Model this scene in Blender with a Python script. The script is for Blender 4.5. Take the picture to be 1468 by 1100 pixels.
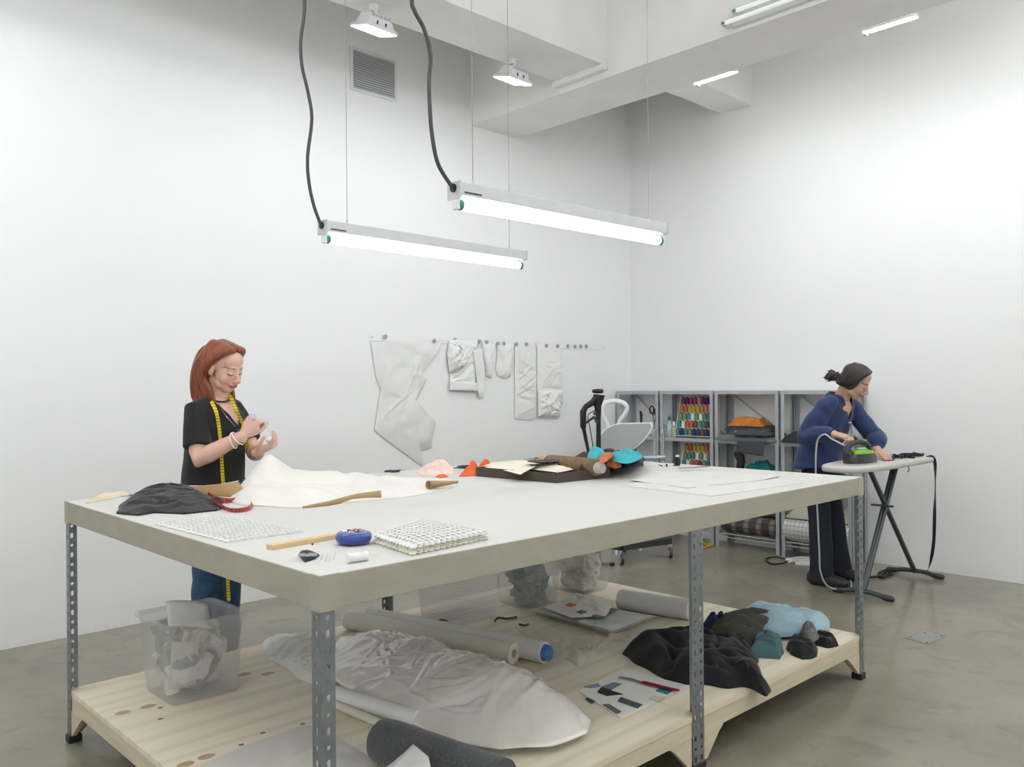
import bpy, bmesh, math, random
import numpy as np
from mathutils import Vector, Matrix, noise

for o in list(bpy.data.objects):
    bpy.data.objects.remove(o, do_unlink=True)
SC = bpy.context.scene
COL = SC.collection
PI = math.pi

# ------------------------------------------------------------------ camera
FPX, CY, TH, ROLL, CAMH = 1207.12, 556.29, 0.8061, -0.0081, 1.40
cT, sT = math.cos(TH), math.sin(TH)
cR, sR = math.cos(ROLL), math.sin(ROLL)
R0 = Vector((sT, -cT, 0)); D0 = Vector((0, 0, -1)); F0 = Vector((cT, sT, 0))
cam_r = R0 * cR - D0 * sR
cam_d = R0 * sR + D0 * cR
cd = bpy.data.cameras.new('camera')
cam = bpy.data.objects.new('camera', cd); COL.objects.link(cam)
cd.sensor_fit = 'HORIZONTAL'; cd.sensor_width = 36.0
cd.lens = FPX / 1468 * 36.0
cd.shift_y = (CY - 550) / 1468
cd.clip_start = 0.05
m = Matrix.Identity(4)
for i in range(3):
    m[i][0] = cam_r[i]; m[i][1] = -cam_d[i]; m[i][2] = -F0[i]
m[2][3] = CAMH
cam.matrix_world = m
SC.camera = cam

# ------------------------------------------------------------------ world and exposure
w = bpy.data.worlds.new('world'); SC.world = w; w.use_nodes = True
w.node_tree.nodes['Background'].inputs[0].default_value = (0.9, 0.95, 1, 1)
w.node_tree.nodes['Background'].inputs[1].default_value = 0.15
SC.view_settings.view_transform = 'Standard'
SC.view_settings.look = 'None'
SC.view_settings.gamma = 1.0
SC.view_settings.use_curve_mapping = False
SC.view_settings.exposure = 0.27
ADDED_WINDOW_E = 0.35      # glow of unseen windows added behind the camera as soft light
ADDED_STRIP_E = 7.5      # unseen strip lights added to brighten the room
TUBE_E = 6.0       # hanging tubes
FLOOD_E = 50.0      # small floodlights under the cross beam
WASH_E = 95.0       # slim floodlights facing the shelf wall
ADDED_STRIPS = ((-1.7, 3.1), (0.6, 3.1), (-1.7, 1.0), (0.7, 1.0), (-1.7, -1.2), (0.7, -1.2), (3.1, 0.9), (3.1, -1.2), (5.85, 0.6), (5.85, -1.4), (4.1, -0.2), (0.0, 4.0))   # x, y of the added strip lights, spread to even out the walls

# ------------------------------------------------------------------ where a line of sight meets a plane
def ray(x, y):
    u0, v0 = x - 734, y - CY
    u = u0 * cR + v0 * sR; v = -u0 * sR + v0 * cR
    return Vector((cT + u / FPX * sT, sT - u / FPX * cT, -v / FPX))
def onz(x, y, z):
    r = ray(x, y); t = (z - CAMH) / r.z
    return Vector((r.x * t, r.y * t, z))
def onX(x, y, X):
    r = ray(x, y); t = X / r.x
    return Vector((X, r.y * t, CAMH + r.z * t))
def onY(x, y, Y):
    r = ray(x, y); t = Y / r.y
    return Vector((r.x * t, Y, CAMH + r.z * t))

# ------------------------------------------------------------------ materials
def lin(c):
    if isinstance(c, str):
        c = c.lstrip('#'); c = tuple(int(c[i:i+2], 16) / 255 for i in (0, 2, 4))
    return tuple(x / 12.92 if x <= 0.04045 else ((x + 0.055) / 1.055) ** 2.4 for x in c)
MATS = {}
def mat(name, col, rough=0.6, metal=0.0, var=0.08, vs=6.0, bump=0.0, bs=40.0, alpha=1.0, emit=0.0,
        sheen=0.0, coat=0.0, trans=0.0, spec=0.5, stretch=(1, 1, 1), attr=None, sub=0.0):
    if name in MATS: return MATS[name]
    M = bpy.data.materials.new(name); M.use_nodes = True; MATS[name] = M
    nt = M.node_tree; N = nt.nodes; L = nt.links
    b = N['Principled BSDF']
    c = lin(col)
    b.inputs['Roughness'].default_value = rough
    b.inputs['Metallic'].default_value = metal
    b.inputs['Specular IOR Level'].default_value = spec
    b.inputs['Alpha'].default_value = alpha
    b.inputs['Sheen Weight'].default_value = sheen
    b.inputs['Coat Weight'].default_value = coat
    b.inputs['Transmission Weight'].default_value = trans
    b.inputs['Subsurface Weight'].default_value = sub
    if sub: b.inputs['Subsurface Radius'].default_value = (0.01, 0.004, 0.002)
    tc = N.new('ShaderNodeTexCoord'); mp = N.new('ShaderNodeMapping')
    mp.inputs['Scale'].default_value = stretch
    L.new(tc.outputs['Object'], mp.inputs['Vector'])
    nz = N.new('ShaderNodeTexNoise'); nz.inputs['Scale'].default_value = vs; nz.inputs['Detail'].default_value = 4
    L.new(mp.outputs['Vector'], nz.inputs['Vector'])
    mr = N.new('ShaderNodeMapRange'); mr.inputs['From Min'].default_value = 0.3; mr.inputs['From Max'].default_value = 0.7
    mr.inputs['To Min'].default_value = 1 - var; mr.inputs['To Max'].default_value = 1 + var
    L.new(nz.outputs['Fac'], mr.inputs['Value'])
    mx = N.new('ShaderNodeMix'); mx.data_type = 'RGBA'; mx.blend_type = 'MULTIPLY'; mx.inputs[0].default_value = 1
    mx.inputs[6].default_value = (*c, 1)
    if attr:
        an = N.new('ShaderNodeAttribute'); an.attribute_name = attr
        L.new(an.outputs['Color'], mx.inputs[6])
    L.new(mr.outputs['Result'], mx.inputs[7])
    L.new(mx.outputs[2], b.inputs['Base Color'])
    if bump:
        n2 = N.new('ShaderNodeTexNoise'); n2.inputs['Scale'].default_value = bs; n2.inputs['Detail'].default_value = 5
        L.new(mp.outputs['Vector'], n2.inputs['Vector'])
        bp = N.new('ShaderNodeBump'); bp.inputs['Strength'].default_value = bump; bp.inputs['Distance'].default_value = 0.01
        L.new(n2.outputs['Fac'], bp.inputs['Height']); L.new(bp.outputs['Normal'], b.inputs['Normal'])
    if emit:
        b.inputs['Emission Color'].default_value = (*c, 1); b.inputs['Emission Strength'].default_value = emit
    M['col'] = name
    return M
def nodes(M): return M.node_tree.nodes, M.node_tree.links, M.node_tree.nodes['Principled BSDF']
def colour_out(M):
    for l in M.node_tree.links:
        if l.to_socket.name == 'Base Color': return l.from_socket
def overlay(M, fac_socket, col, amount=1.0):
    """mix a flat colour over the base colour where fac is 1"""
    N, L, b = nodes(M); src = colour_out(M)
    mx = N.new('ShaderNodeMix'); mx.data_type = 'RGBA'
    ml = N.new('ShaderNodeMath'); ml.operation = 'MULTIPLY'; ml.inputs[1].default_value = amount; ml.use_clamp = True
    L.new(fac_socket, ml.inputs[0]); L.new(ml.outputs[0], mx.inputs[0])
    L.new(src, mx.inputs[6]); mx.inputs[7].default_value = (*lin(col), 1)
    L.new(mx.outputs[2], b.inputs['Base Color'])
def ramp(M, sock, a, b_):
    N, L, _ = nodes(M)
    r = N.new('ShaderNodeMapRange'); r.inputs['From Min'].default_value = a; r.inputs['From Max'].default_value = b_
    L.new(sock, r.inputs['Value']); return r.outputs['Result']
def texcoord(M, scale=(1, 1, 1), rot=(0, 0, 0), kind='Object'):
    N, L, _ = nodes(M); t = N.new('ShaderNodeTexCoord'); mp = N.new('ShaderNodeMapping')
    mp.inputs['Scale'].default_value = scale; mp.inputs['Rotation'].default_value = rot
    L.new(t.outputs[kind], mp.inputs['Vector']); return mp.outputs['Vector']
def ntex(M, vec, scale, detail=4, dist=0.0, rough=0.5):
    N, L, _ = nodes(M); n = N.new('ShaderNodeTexNoise'); n.inputs['Scale'].default_value = scale
    n.inputs['Detail'].default_value = detail; n.inputs['Distortion'].default_value = dist; n.inputs['Roughness'].default_value = rough
    L.new(vec, n.inputs['Vector']); return n.outputs['Fac']
def wave(M, vec, scale, dist=0.0, axis='X', prof='SIN', detail=2, dscale=1.0):
    N, L, _ = nodes(M); n = N.new('ShaderNodeTexWave'); n.inputs['Scale'].default_value = scale; n.bands_direction = axis
    n.wave_profile = prof; n.inputs['Distortion'].default_value = dist; n.inputs['Detail'].default_value = detail
    n.inputs['Detail Scale'].default_value = dscale
    L.new(vec, n.inputs['Vector']); return n.outputs['Fac']

# ------------------------------------------------------------------ mesh builder
class MB:
    def __init__(s): s.v = []; s.f = []; s.mi = []; s.cur = 0
    def add(s, vs, fs):
        o = len(s.v); s.v.extend([tuple(p) for p in vs]); s.f.extend([tuple(i + o for i in f) for f in fs])
        s.mi.extend([s.cur] * len(fs)); return s
    def box(s, x0, x1, y0, y1, z0, z1, M=None):
        vs = [Vector((x, y, z)) for z in (z0, z1) for x, y in ((x0, y0), (x1, y0), (x1, y1), (x0, y1))]
        if M: vs = [M @ p for p in vs]
        return s.add(vs, [(3, 2, 1, 0), (4, 5, 6, 7), (0, 1, 5, 4), (1, 2, 6, 5), (2, 3, 7, 6), (3, 0, 4, 7)])
    def bar(s, p, q, w, h, up=(0, 0, 1)):
        p = Vector(p); q = Vector(q); d = (q - p).normalized(); up = Vector(up)
        if abs(d.dot(up)) > 0.99: up = Vector((1, 0, 0))
        a = d.cross(up).normalized(); b = a.cross(d)
        vs = [c + a * i * w / 2 + b * j * h / 2 for c in (p, q) for i, j in ((-1, -1), (1, -1), (1, 1), (-1, 1))]
        return s.add(vs, [(3, 2, 1, 0), (4, 5, 6, 7), (0, 1, 5, 4), (1, 2, 6, 5), (2, 3, 7, 6), (3, 0, 4, 7)])
    def loft(s, rings, caps=True, close=True):
        n = len(rings[0]); vs = [p for r in rings for p in r]; fs = []
        for i in range(len(rings) - 1):
            for j in range(n if close else n - 1):
                k = (j + 1) % n
                fs.append((i * n + j, i * n + k, (i + 1) * n + k, (i + 1) * n + j))
        if caps and close:
            fs.append(tuple(range(n - 1, -1, -1))); o = (len(rings) - 1) * n; fs.append(tuple(o + j for j in range(n)))
        return s.add(vs, fs)
    def tube(s, pts, r, n=10, caps=True, flat=1.0, up=(0, 0, 1)):
        pts = [Vector(p) for p in pts]; rings = []; prev = None
        for i, p in enumerate(pts):
            d = (pts[min(i + 1, len(pts) - 1)] - pts[max(i - 1, 0)]).normalized()
            if prev is None:
                u = Vector(up)
                if abs(d.dot(u)) > 0.95: u = Vector((1, 0.2, 0))
                a = d.cross(u).normalized()
            else:
                a = (prev - d * prev.dot(d)).normalized()
            prev = a; b = d.cross(a)
            ri = r[i] if isinstance(r, (list, tuple)) else r
            if isinstance(ri, (list, tuple)): ra, rb = ri
            else: ra, rb = ri, ri * flat
            rings.append([p + a * math.cos(t) * ra + b * math.sin(t) * rb for t in [2 * PI * k / n for k in range(n)]])
        return s.loft(rings, caps)
    def cyl(s, p, q, r, n=16, r2=None): return s.tube([p, q], [r, r if r2 is None else r2], n)
    def lathe(s, prof, M=None, n=24):
        rings = []
        for (r, z) in prof:
            rg = [Vector((r * math.cos(2 * PI * k / n), r * math.sin(2 * PI * k / n), z)) for k in range(n)]
            rings.append([M @ p for p in rg] if M else rg)
        return s.loft(rings, True)
    def prism(s, poly, z0, z1, M=None):
        n = len(poly); vs = [Vector((p[0], p[1], z)) for z in (z0, z1) for p in poly]
        if M: vs = [M @ p for p in vs]
        return s.add(vs, [tuple(range(n - 1, -1, -1)), tuple(range(n, 2 * n))] + [(i, (i + 1) % n, n + (i + 1) % n, n + i) for i in range(n)])
    def ell(s, c, r, M=None, nu=16, nv=10):
        c = Vector(c); rings = []
        for i in range(nv + 1):
            t = PI * i / nv; t = min(max(t, 0.02), PI - 0.02)
            rg = [Vector((r[0] * math.sin(t) * math.cos(2 * PI * k / nu), r[1] * math.sin(t) * math.sin(2 * PI * k / nu), -r[2] * math.cos(t))) for k in range(nu)]
            rings.append([c + (M @ p if M else p) for p in rg])
        return s.loft(rings, True)
    def mesh(s, name, fix=True):
        me = bpy.data.meshes.new(name); me.from_pydata(s.v, [], s.f)
        if fix:
            bm = bmesh.new(); bm.from_mesh(me); bmesh.ops.recalc_face_normals(bm, faces=bm.faces); bm.to_mesh(me); bm.free()
        return me
    def build(s, name, material, parent=None, smooth=True, bevel=0.0, solid=0.0, sub=0, ang=0.7, fix=True, at=None, rz=0.0, off=0.0):
        me = s.mesh(name, fix)
        ms = material if isinstance(material, (list, tuple)) else [material]
        for k in ms: me.materials.append(k)
        if len(ms) > 1:
            for p, k in zip(me.polygons, s.mi): p.material_index = k
        if smooth:
            for p in me.polygons: p.use_smooth = True
            me.set_sharp_from_angle(angle=ang)
        o = bpy.data.objects.new(name, me); COL.objects.link(o)
        if at is not None: o.location = at
        o.rotation_euler.z = rz
        if parent: setpar(o, parent, at is None)
        if solid:
            md = o.modifiers.new('solid', 'SOLIDIFY'); md.thickness = solid; md.offset = off
        if bevel:
            md = o.modifiers.new('bevel', 'BEVEL'); md.width = bevel; md.segments = 2; md.limit_method = 'ANGLE'; md.angle_limit = 0.6
        if sub:
            md = o.modifiers.new('sub', 'SUBSURF'); md.levels = sub; md.render_levels = sub
        return o
def base_matrix(o):
    M = Matrix.Translation(o.location) @ o.rotation_euler.to_matrix().to_4x4()
    if o.parent: M = base_matrix(o.parent) @ o.matrix_parent_inverse @ M
    return M
def setpar(o, parent, world=True):
    o.parent = parent
    if world: o.matrix_parent_inverse = base_matrix(parent).inverted()
def tag(o, label, cat, group=None, kind=None):
    o['label'] = label
    if cat: o['category'] = cat
    if group: o['group'] = group
    if kind: o['kind'] = kind
    return o
def thing(name, label, cat, loc=(0, 0, 0), rz=0.0, group=None):
    o = bpy.data.objects.new(name, None); COL.objects.link(o); o.empty_display_size = 0.05
    o.location = loc; o.rotation_euler.z = rz
    return tag(o, label, cat, group)
def struct(o, label=None):
    o['kind'] = 'structure'
    if label: o['label'] = label
    return o
def copy_tree(o, parent=None):
    c = o.copy(); COL.objects.link(c)
    if parent: c.parent = parent
    for ch in list(o.children): copy_tree(ch, c)
    return c

# smooth closed curve through points / open curve
def crom(pts, n, closed=True):
    pts = [Vector(p) for p in pts]; k = len(pts); out = []
    segs = k if closed else k - 1
    for i in range(n):
        t = i / n * segs if closed else i / (n - 1) * segs
        a = min(int(t), segs - 1); u = t - a
        def g(j): return pts[j % k] if closed else pts[max(0, min(k - 1, j))]
        p0, p1, p2, p3 = g(a - 1), g(a), g(a + 1), g(a + 2)
        out.append(0.5 * ((2 * p1) + (p2 - p0) * u + (2 * p0 - 5 * p1 + 4 * p2 - p3) * u * u + (3 * p1 - p0 - 3 * p2 + p3) * u ** 3))
    return out
def lincurve(pts, n):
    pts = [Vector(p) for p in pts]; k = len(pts)
    L = [(pts[(i + 1) % k] - pts[i]).length for i in range(k)]; T = sum(L); out = []
    per = [max(1, round(n * l / T)) for l in L]
    for i in range(k):
        for j in range(per[i]): out.append(pts[i].lerp(pts[(i + 1) % k], j / per[i]))
    return out
def nz(x, y, z): return noise.noise(Vector((x, y, z)))
def vn(x, y, seed):
    """vectorised smooth value noise, about -1..1"""
    x = x + seed * 17.31; y = y + seed * 9.77
    xi = np.floor(x); yi = np.floor(y); u = x - xi; v = y - yi
    u = u * u * u * (u * (u * 6 - 15) + 10); v = v * v * v * (v * (v * 6 - 15) + 10)
    def h(a, b):
        t = np.sin(a * 127.1 + b * 311.7) * 43758.5453
        return (t - np.floor(t)) * 2 - 1
    return (h(xi, yi) * (1 - u) + h(xi + 1, yi) * u) * (1 - v) + (h(xi, yi + 1) * (1 - u) + h(xi + 1, yi + 1) * u) * v
def heap(outline, z0, H, seed=0, folds=((0.5, 5, 0.5),), k=2.4, edge=0.006, rings=22, seg=90, bumps=(), sharp=False, jag=0.0,
         centre=None, lat=0.02, low=0.35, nscale=3.0, warp=0.6, wf=4.0, creases=40, ch=None, cw=(.006, .020), spread=.9, clen=(.25, .7), sit=True):
    """draped cloth or paper: rings from a centre out to the outline, heights from a soft body plus many
    single creases; returns an MB"""
    ol = [Vector((p[0], p[1], 0)) for p in outline]
    ol = lincurve(ol, seg) if sharp else crom(ol, seg)
    seg = len(ol)
    O = np.array([[p.x, p.y] for p in ol])
    c = np.array([centre[0], centre[1]]) if centre is not None else O.mean(0)
    rng = np.random.default_rng(int(abs(seed) * 13) + 5)
    r = np.linspace(0, 1, rings + 1)[:, None]
    if jag: O = c + (O - c) * (1 + jag * vn(np.arange(seg) * 13.0 / seg, np.full(seg, 1.0), seed))[:, None]
    X = c[0] + (O[None, :, 0] - c[0]) * r; Y = c[1] + (O[None, :, 1] - c[1]) * r
    size = max(np.ptp(O[:, 0]), np.ptp(O[:, 1]))
    env = 1 - r ** k + 0 * X
    n = .5 + .5 * vn(X * nscale, Y * nscale, seed + 3.3)
    n2 = vn(X * nscale * 2.7, Y * nscale * 2.7, seed + 8.1)
    Z = env * H * (low + (1 - low) * (n + .35 * n2))
    for (bx, by, bh, br) in bumps:
        Z = Z + bh * np.exp(-((X - bx) ** 2 + (Y - by) ** 2) / br ** 2) * np.minimum(1, env * 4)
    if ch is None: ch = .42 * H
    wx = X + .035 * vn(X * wf, Y * wf, seed + 1.7) * warp; wy = Y + .035 * vn(X * wf, Y * wf, seed + 5.9) * warp
    cr = np.zeros_like(X)
    angs = [a for a, _, _ in folds]
    creases = int(max(5, min(creases, creases * size * 2.2)))
    for q in range(creases):
        j = rng.integers(0, seg); t = math.sqrt(rng.uniform(.02, .95)); px, py = c + (O[j] - c) * t
        a = angs[rng.integers(0, len(angs))] + rng.normal(0, spread * .5)
        dx, dy = math.cos(a), math.sin(a)
        al = (wx - px) * dx + (wy - py) * dy; ac = -(wx - px) * dy + (wy - py) * dx
        L = rng.uniform(*clen) * size; w_ = rng.uniform(*cw) * (1 + .6 * abs(al) / L)
        win = np.clip(1 - (al / L) ** 2, 0, 1) ** 1.5
        sgn = 1 if rng.random() < .66 else -.8
        asym = np.where(ac > 0, 1.0, .55)
        cr += sgn * ch * rng.uniform(.4, 1.0) * np.exp(-(ac / (w_ * asym)) ** 2) * win
    cr = ch * 1.1 * np.tanh(cr / (ch * 1.1 + 1e-9))
    fin = np.clip(1.15 - r ** 6, 0, 1)
    Z = Z + cr * (.35 + .65 * np.sqrt(np.clip(env, 0, 1))) * fin
    Z = np.maximum(Z + edge, edge * .5 + .0008)
    LX = lat * vn(X * 11, Y * 11, seed + 11) * (1 - .5 * r); LY = lat * vn(X * 11, Y * 11, seed + 23) * (1 - .5 * r)
    X = X + LX; Y = Y + LY
    X[0] = c[0]; Y[0] = c[1]; Z[0] = Z[1].mean()
    V = np.stack([X, Y, z0 + Z], -1).reshape(-1, 3)
    sk = V[-seg:].copy(); sk[:, 2] = z0 + .0005
    V = np.concatenate([V, sk]); fs = []
    for i in range(rings + 1):
        b = i * seg
        for j in range(seg):
            q = (j + 1) % seg; fs.append((b + j, b + seg + j, b + seg + q, b + q))
    mb = MB(); mb.v = [tuple(p) for p in V.tolist()]; mb.f = fs; mb.mi = [0] * len(fs)
    return mb
def welded(mb, name, material, parent=None, solid=0.0, ang=1.2):
    o = mb.build(name, material, parent, ang=ang, fix=False, solid=solid)
    bm = bmesh.new(); bm.from_mesh(o.data); bmesh.ops.remove_doubles(bm, verts=bm.verts, dist=1e-5)
    bmesh.ops.recalc_face_normals(bm, faces=bm.faces); bm.to_mesh(o.data); bm.free()
    for p in o.data.polygons: p.use_smooth = True
    o.data.set_sharp_from_angle(angle=ang)
    return o
# ================================================================== the room
XW, YW, ZC = 6.647, 5.22, 4.55
XB, YB = -3.2, -3.2
m_wall = mat('white_wall_paint', '#f1f1f0', 0.75, var=0.012, vs=1.5, bump=0.03, bs=90)
m_ceil = mat('white_concrete_paint', '#f0efea', 0.8, var=0.03, vs=3, bump=0.25, bs=22)
m_floor = mat('polished_concrete', '#8e8877', 0.24, var=0.16, vs=1.3, bump=0.01, bs=8, coat=0.12, spec=0.4)
_v = texcoord(m_floor)
overlay(m_floor, ramp(m_floor, ntex(m_floor, _v, 5.5, 8, 0.6, 0.65), 0.52, 0.75), '#68655a', 0.55)
overlay(m_floor, ramp(m_floor, ntex(m_floor, _v, 22, 6, 0.2, 0.7), 0.6, 0.8), '#b4b09f', 0.4)
m_white = mat('white_enamel', '#e4e5e5', 0.4, var=0.02)
m_steel = mat('galvanised_steel', '#8f9497', 0.42, 0.75, var=0.14, vs=30)
m_gsteel = mat('grey_shelf_steel', '#b4b8bb', 0.45, 0.25, var=0.06, vs=12)
m_black = mat('black_plastic', '#1b1b1c', 0.45, var=0.1)
m_dark = mat('dark_grey_paint', '#3c3d40', 0.45, 0.2, var=0.08)
m_chrome = mat('chrome', '#c9ccd0', 0.15, 1.0, var=0.02)
m_tube = mat('lit_tube', '#f6fbff', 0.3, emit=TUBE_E)
m_flood = mat('lit_flood_glass', '#fbfdff', 0.3, emit=FLOOD_E)
m_wash = mat('lit_slim_flood_glass', '#fbfdff', 0.3, emit=WASH_E)
m_added_strip = mat('added_strip_glow', '#f8fbff', 0.3, emit=ADDED_STRIP_E)
m_green = mat('green_tube_end', '#2f8a57', 0.4)

struct(MB().box(XB, XW + .2, YB, YW + .2, -0.2, 0).build('floor', m_floor, smooth=False), 'polished grey concrete floor')
struct(MB().box(XB, XW + .2, YW, YW + .2, 0, ZC).build('wall_left', m_wall, smooth=False), 'white painted wall with vent')
struct(MB().box(XW, XW + .2, YB, YW, 0, ZC).build('wall_right', m_wall, smooth=False), 'white painted wall behind the shelves')
struct(MB().box(XB - .2, XB, YB - .2, YW + .2, 0, ZC).build('wall_back', m_wall, smooth=False), 'white painted wall')
struct(MB().box(XB, XW + .2, YB - .2, YB, 0, ZC).build('wall_front', m_wall, smooth=False), 'white painted wall')
struct(MB().box(XB - .2, XW + .2, YB - .2, YW + .2, ZC, ZC + .2).build('ceiling', m_ceil, smooth=False), 'white painted concrete ceiling')

# invented windows behind the camera; their panes glow to light both walls
m_added_pane = mat('added_pane_glow', '#f4f9ff', .4, var=.01, emit=ADDED_WINDOW_E)
def window(n, M, wd, z0, z1, cols):
    t = bpy.data.objects.new('window_%d' % n, None); COL.objects.link(t); t.matrix_world = M; struct(t, 'added row of glowing frosted windows out of view')
    for k in range(cols):
        x0 = -wd / 2 + wd * k / cols; x1 = x0 + wd / cols
        MB().box(x0 + .04, x1 - .04, .0, .01, z0 + .04, z1 - .04).build('pane', m_added_pane, t, smooth=False, at=(0, 0, 0))
        MB().box(x0 - .03, x0 + .04, .0, .04, z0, z1).build('mullion', m_white, t, smooth=False, at=(0, 0, 0))
    MB().box(wd / 2 - .04, wd / 2 + .03, 0, .04, z0, z1).build('mullion', m_white, t, smooth=False, at=(0, 0, 0))
    for z in (z0, z1 - .04): MB().box(-wd / 2 - .03, wd / 2 + .03, 0, .045, z, z + .04).build('window_rail', m_white, t, smooth=False, at=(0, 0, 0))
window(1, Matrix.Translation((1.6, YB, 0)), 7.0, 1.3, 3.6, 5)
window(2, Matrix.Translation((XB, 1.0, 0)) @ Matrix.Rotation(-PI / 2, 4, 'Z'), 6.0, 1.3, 3.6, 4)
def rough_beam(name, x0, x1, y0, y1, z0, z1, axis, label, seed):
    """cast beam with slightly uneven arrises"""
    mb = MB(); n = 40; rings = []
    for i in range(n + 1):
        t = i / n
        def j(k): return 0.006 * nz(t * 9, k * 5.1, seed)
        if axis == 'x':
            x = x0 + (x1 - x0) * t
            rings.append([Vector((x, y0 + j(1), z0 + j(2))), Vector((x, y1 + j(3), z0 + j(4))), Vector((x, y1, z1)), Vector((x, y0, z1))])
        else:
            y = y0 + (y1 - y0) * t
            rings.append([Vector((x0 + j(1), y, z0 + j(2))), Vector((x1 + j(3), y, z0 + j(4))), Vector((x1, y, z1)), Vector((x0, y, z1))])
    mb.loft(rings)
    return struct(mb.build(name, m_ceil, ang=0.4), label)
rough_beam('trim_1', 4.56, 5.09, YB, YW, 3.56, ZC, 'y', 'deep white concrete beam parallel to the shelf wall', 1)
rough_beam('trim_2', XB, 4.56, 3.77, 4.22, 3.645, ZC, 'x', 'white concrete cross beam above the work table', 2)
rough_beam('trim_3', 5.09, XW, 3.85, 4.16, 3.86, ZC, 'x', 'short white concrete beam above the shelves', 3)
rough_beam('trim_4', XB, 4.56, -0.6, -0.15, 3.645, ZC, 'x', 'white concrete cross beam', 4)
# mortar lip where the cross beam meets the deep beam
struct(MB().box(4.50, 4.56, 3.76, 4.25, 3.605, 3.65).build('trim_5', m_ceil, bevel=0.012), 'rough mortar lip under the beam joint')

# ------------------------------------------------------------------ vent grille
m_ventdark = mat('vent_cavity', '#a0a0a0', 0.9)
vt = thing('vent_grille', 'white louvred air vent high on the wall', 'vent', (3.61, YW, 3.60))
vx0, vx1, vz0, vz1 = 3.424, 3.794, 3.60, 3.875
fr = MB()
b = .022
fr.box(vx0 - b, vx1 + b, YW - .012, YW, vz1, vz1 + b); fr.box(vx0 - b, vx1 + b, YW - .012, YW, vz0 - b, vz0)
fr.box(vx0 - b, vx0, YW - .012, YW, vz0, vz1); fr.box(vx1, vx1 + b, YW - .012, YW, vz0, vz1)
fr.build('frame', m_white, vt, smooth=False, bevel=.002)
MB().box(vx0, vx1, YW - .002, YW, vz0, vz1).build('backing', m_ventdark, vt, smooth=False)
ns = 16
for i in range(ns):
    z = vz0 + (vz1 - vz0) * (i + .45) / ns
    M = Matrix.Translation((0, YW - .009, z)) @ Matrix.Rotation(0.75, 4, 'X')
    MB().box(vx0, vx1, -.008, .008, -.0012, .0012, M).build('slat', m_white, vt, smooth=False)

# ------------------------------------------------------------------ floodlights on the beams
def flood(loc, rz, tilt, label, roll=0.0, length=.23, width=.17):
    t = thing('floodlight', label, 'light', loc, rz, None)
    M = Matrix.Rotation(tilt, 4, 'Y') @ Matrix.Rotation(roll, 4, 'X')
    b = MB()
    rings = []
    for (s, z) in ((1.0, 0), (1.0, .012), (.78, .03), (.7, .062), (.55, .07)):
        rings.append([M @ Vector((sx * length / 2 * s, sy * width / 2 * s, z)) for sx, sy in ((-1, -1), (1, -1), (1, 1), (-1, 1))])
    b.loft(rings); b.build('housing', m_white, t, smooth=False, bevel=.004, at=(0, 0, 0))
    g = MB(); g.box(-length * .46, length * .46, -width * .45, width * .45, -.004, .001, M); g.build('lamp_glass', m_flood, t, smooth=False, at=(0, 0, 0))
    for i in range(6):
        x = -length * .3 + length * .6 * i / 5
        MB().box(x - .002, x + .002, -width * .33, width * .33, .055, .085, M).build('cooling_fin', m_white, t, smooth=False, at=(0, 0, 0))
    k = MB(); k.cyl(M @ Vector((0, 0, .065)), M @ Vector((0, 0, .065)) + Vector((0, 0, .05)), .012, 12)
    k.cyl(Vector((0, 0, .11)), Vector((0, 0, .15)), .028, 14, r2=.032); k.build('mounting_knuckle', m_white, t, at=(0, 0, 0))
    for x in (-.03, .03):
        MB().cyl(M @ Vector((x, -width * .4, .02)), M @ Vector((x, -width * .4, .045)), .005, 8).build('clamp_screw', m_dark, t, at=(0, 0, 0))
    return t
def fl(px, py, z, **k):
    p = onz(px, py, z); return flood(p, **k)
fl(536, 44, 3.50, rz=0.05, tilt=0.0, roll=.26, label='white floodlight under the cross beam beside the wall vent')
fl(735, 116, 3.50, rz=0.05, tilt=0.0, roll=.26, label='white floodlight under the cross beam near the deep beam')

def wallwasher(p, rz, label):
    """slim floodlight on a bracket from the far side of the deep beam, seen nearly edge on"""
    t = thing('floodlight', label, 'light', p, rz)
    M = Matrix.Rotation(.3, 4, 'X')
    a = MB(); a.box(-.15, .15, -.06, .06, .004, .03, M); a.build('housing', m_white, t, smooth=False, bevel=.004, at=(0, 0, 0))
    g = MB(); g.box(-.145, .145, -.055, .055, -.004, .004, M); g.build('lamp_glass', m_wash, t, smooth=False, at=(0, 0, 0))
    k = MB(); k.box(-.165, -.145, -.02, .02, -.015, .04); k.build('end_clip', m_steel, t, smooth=False, at=(0, 0, 0))
    k = MB(); k.box(-.012, .012, -.2, -.02, .03, .045); k.build('mounting_arm', m_white, t, smooth=False, at=(0, 0, 0))
    return t
wallwasher(onX(1026, 112, 5.26), -PI / 2, 'slim floodlight on the deep beam by the short beam')
wallwasher(onX(1276, 36, 5.26), -PI / 2, 'slim floodlight on the deep beam away from the short beam')

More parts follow.
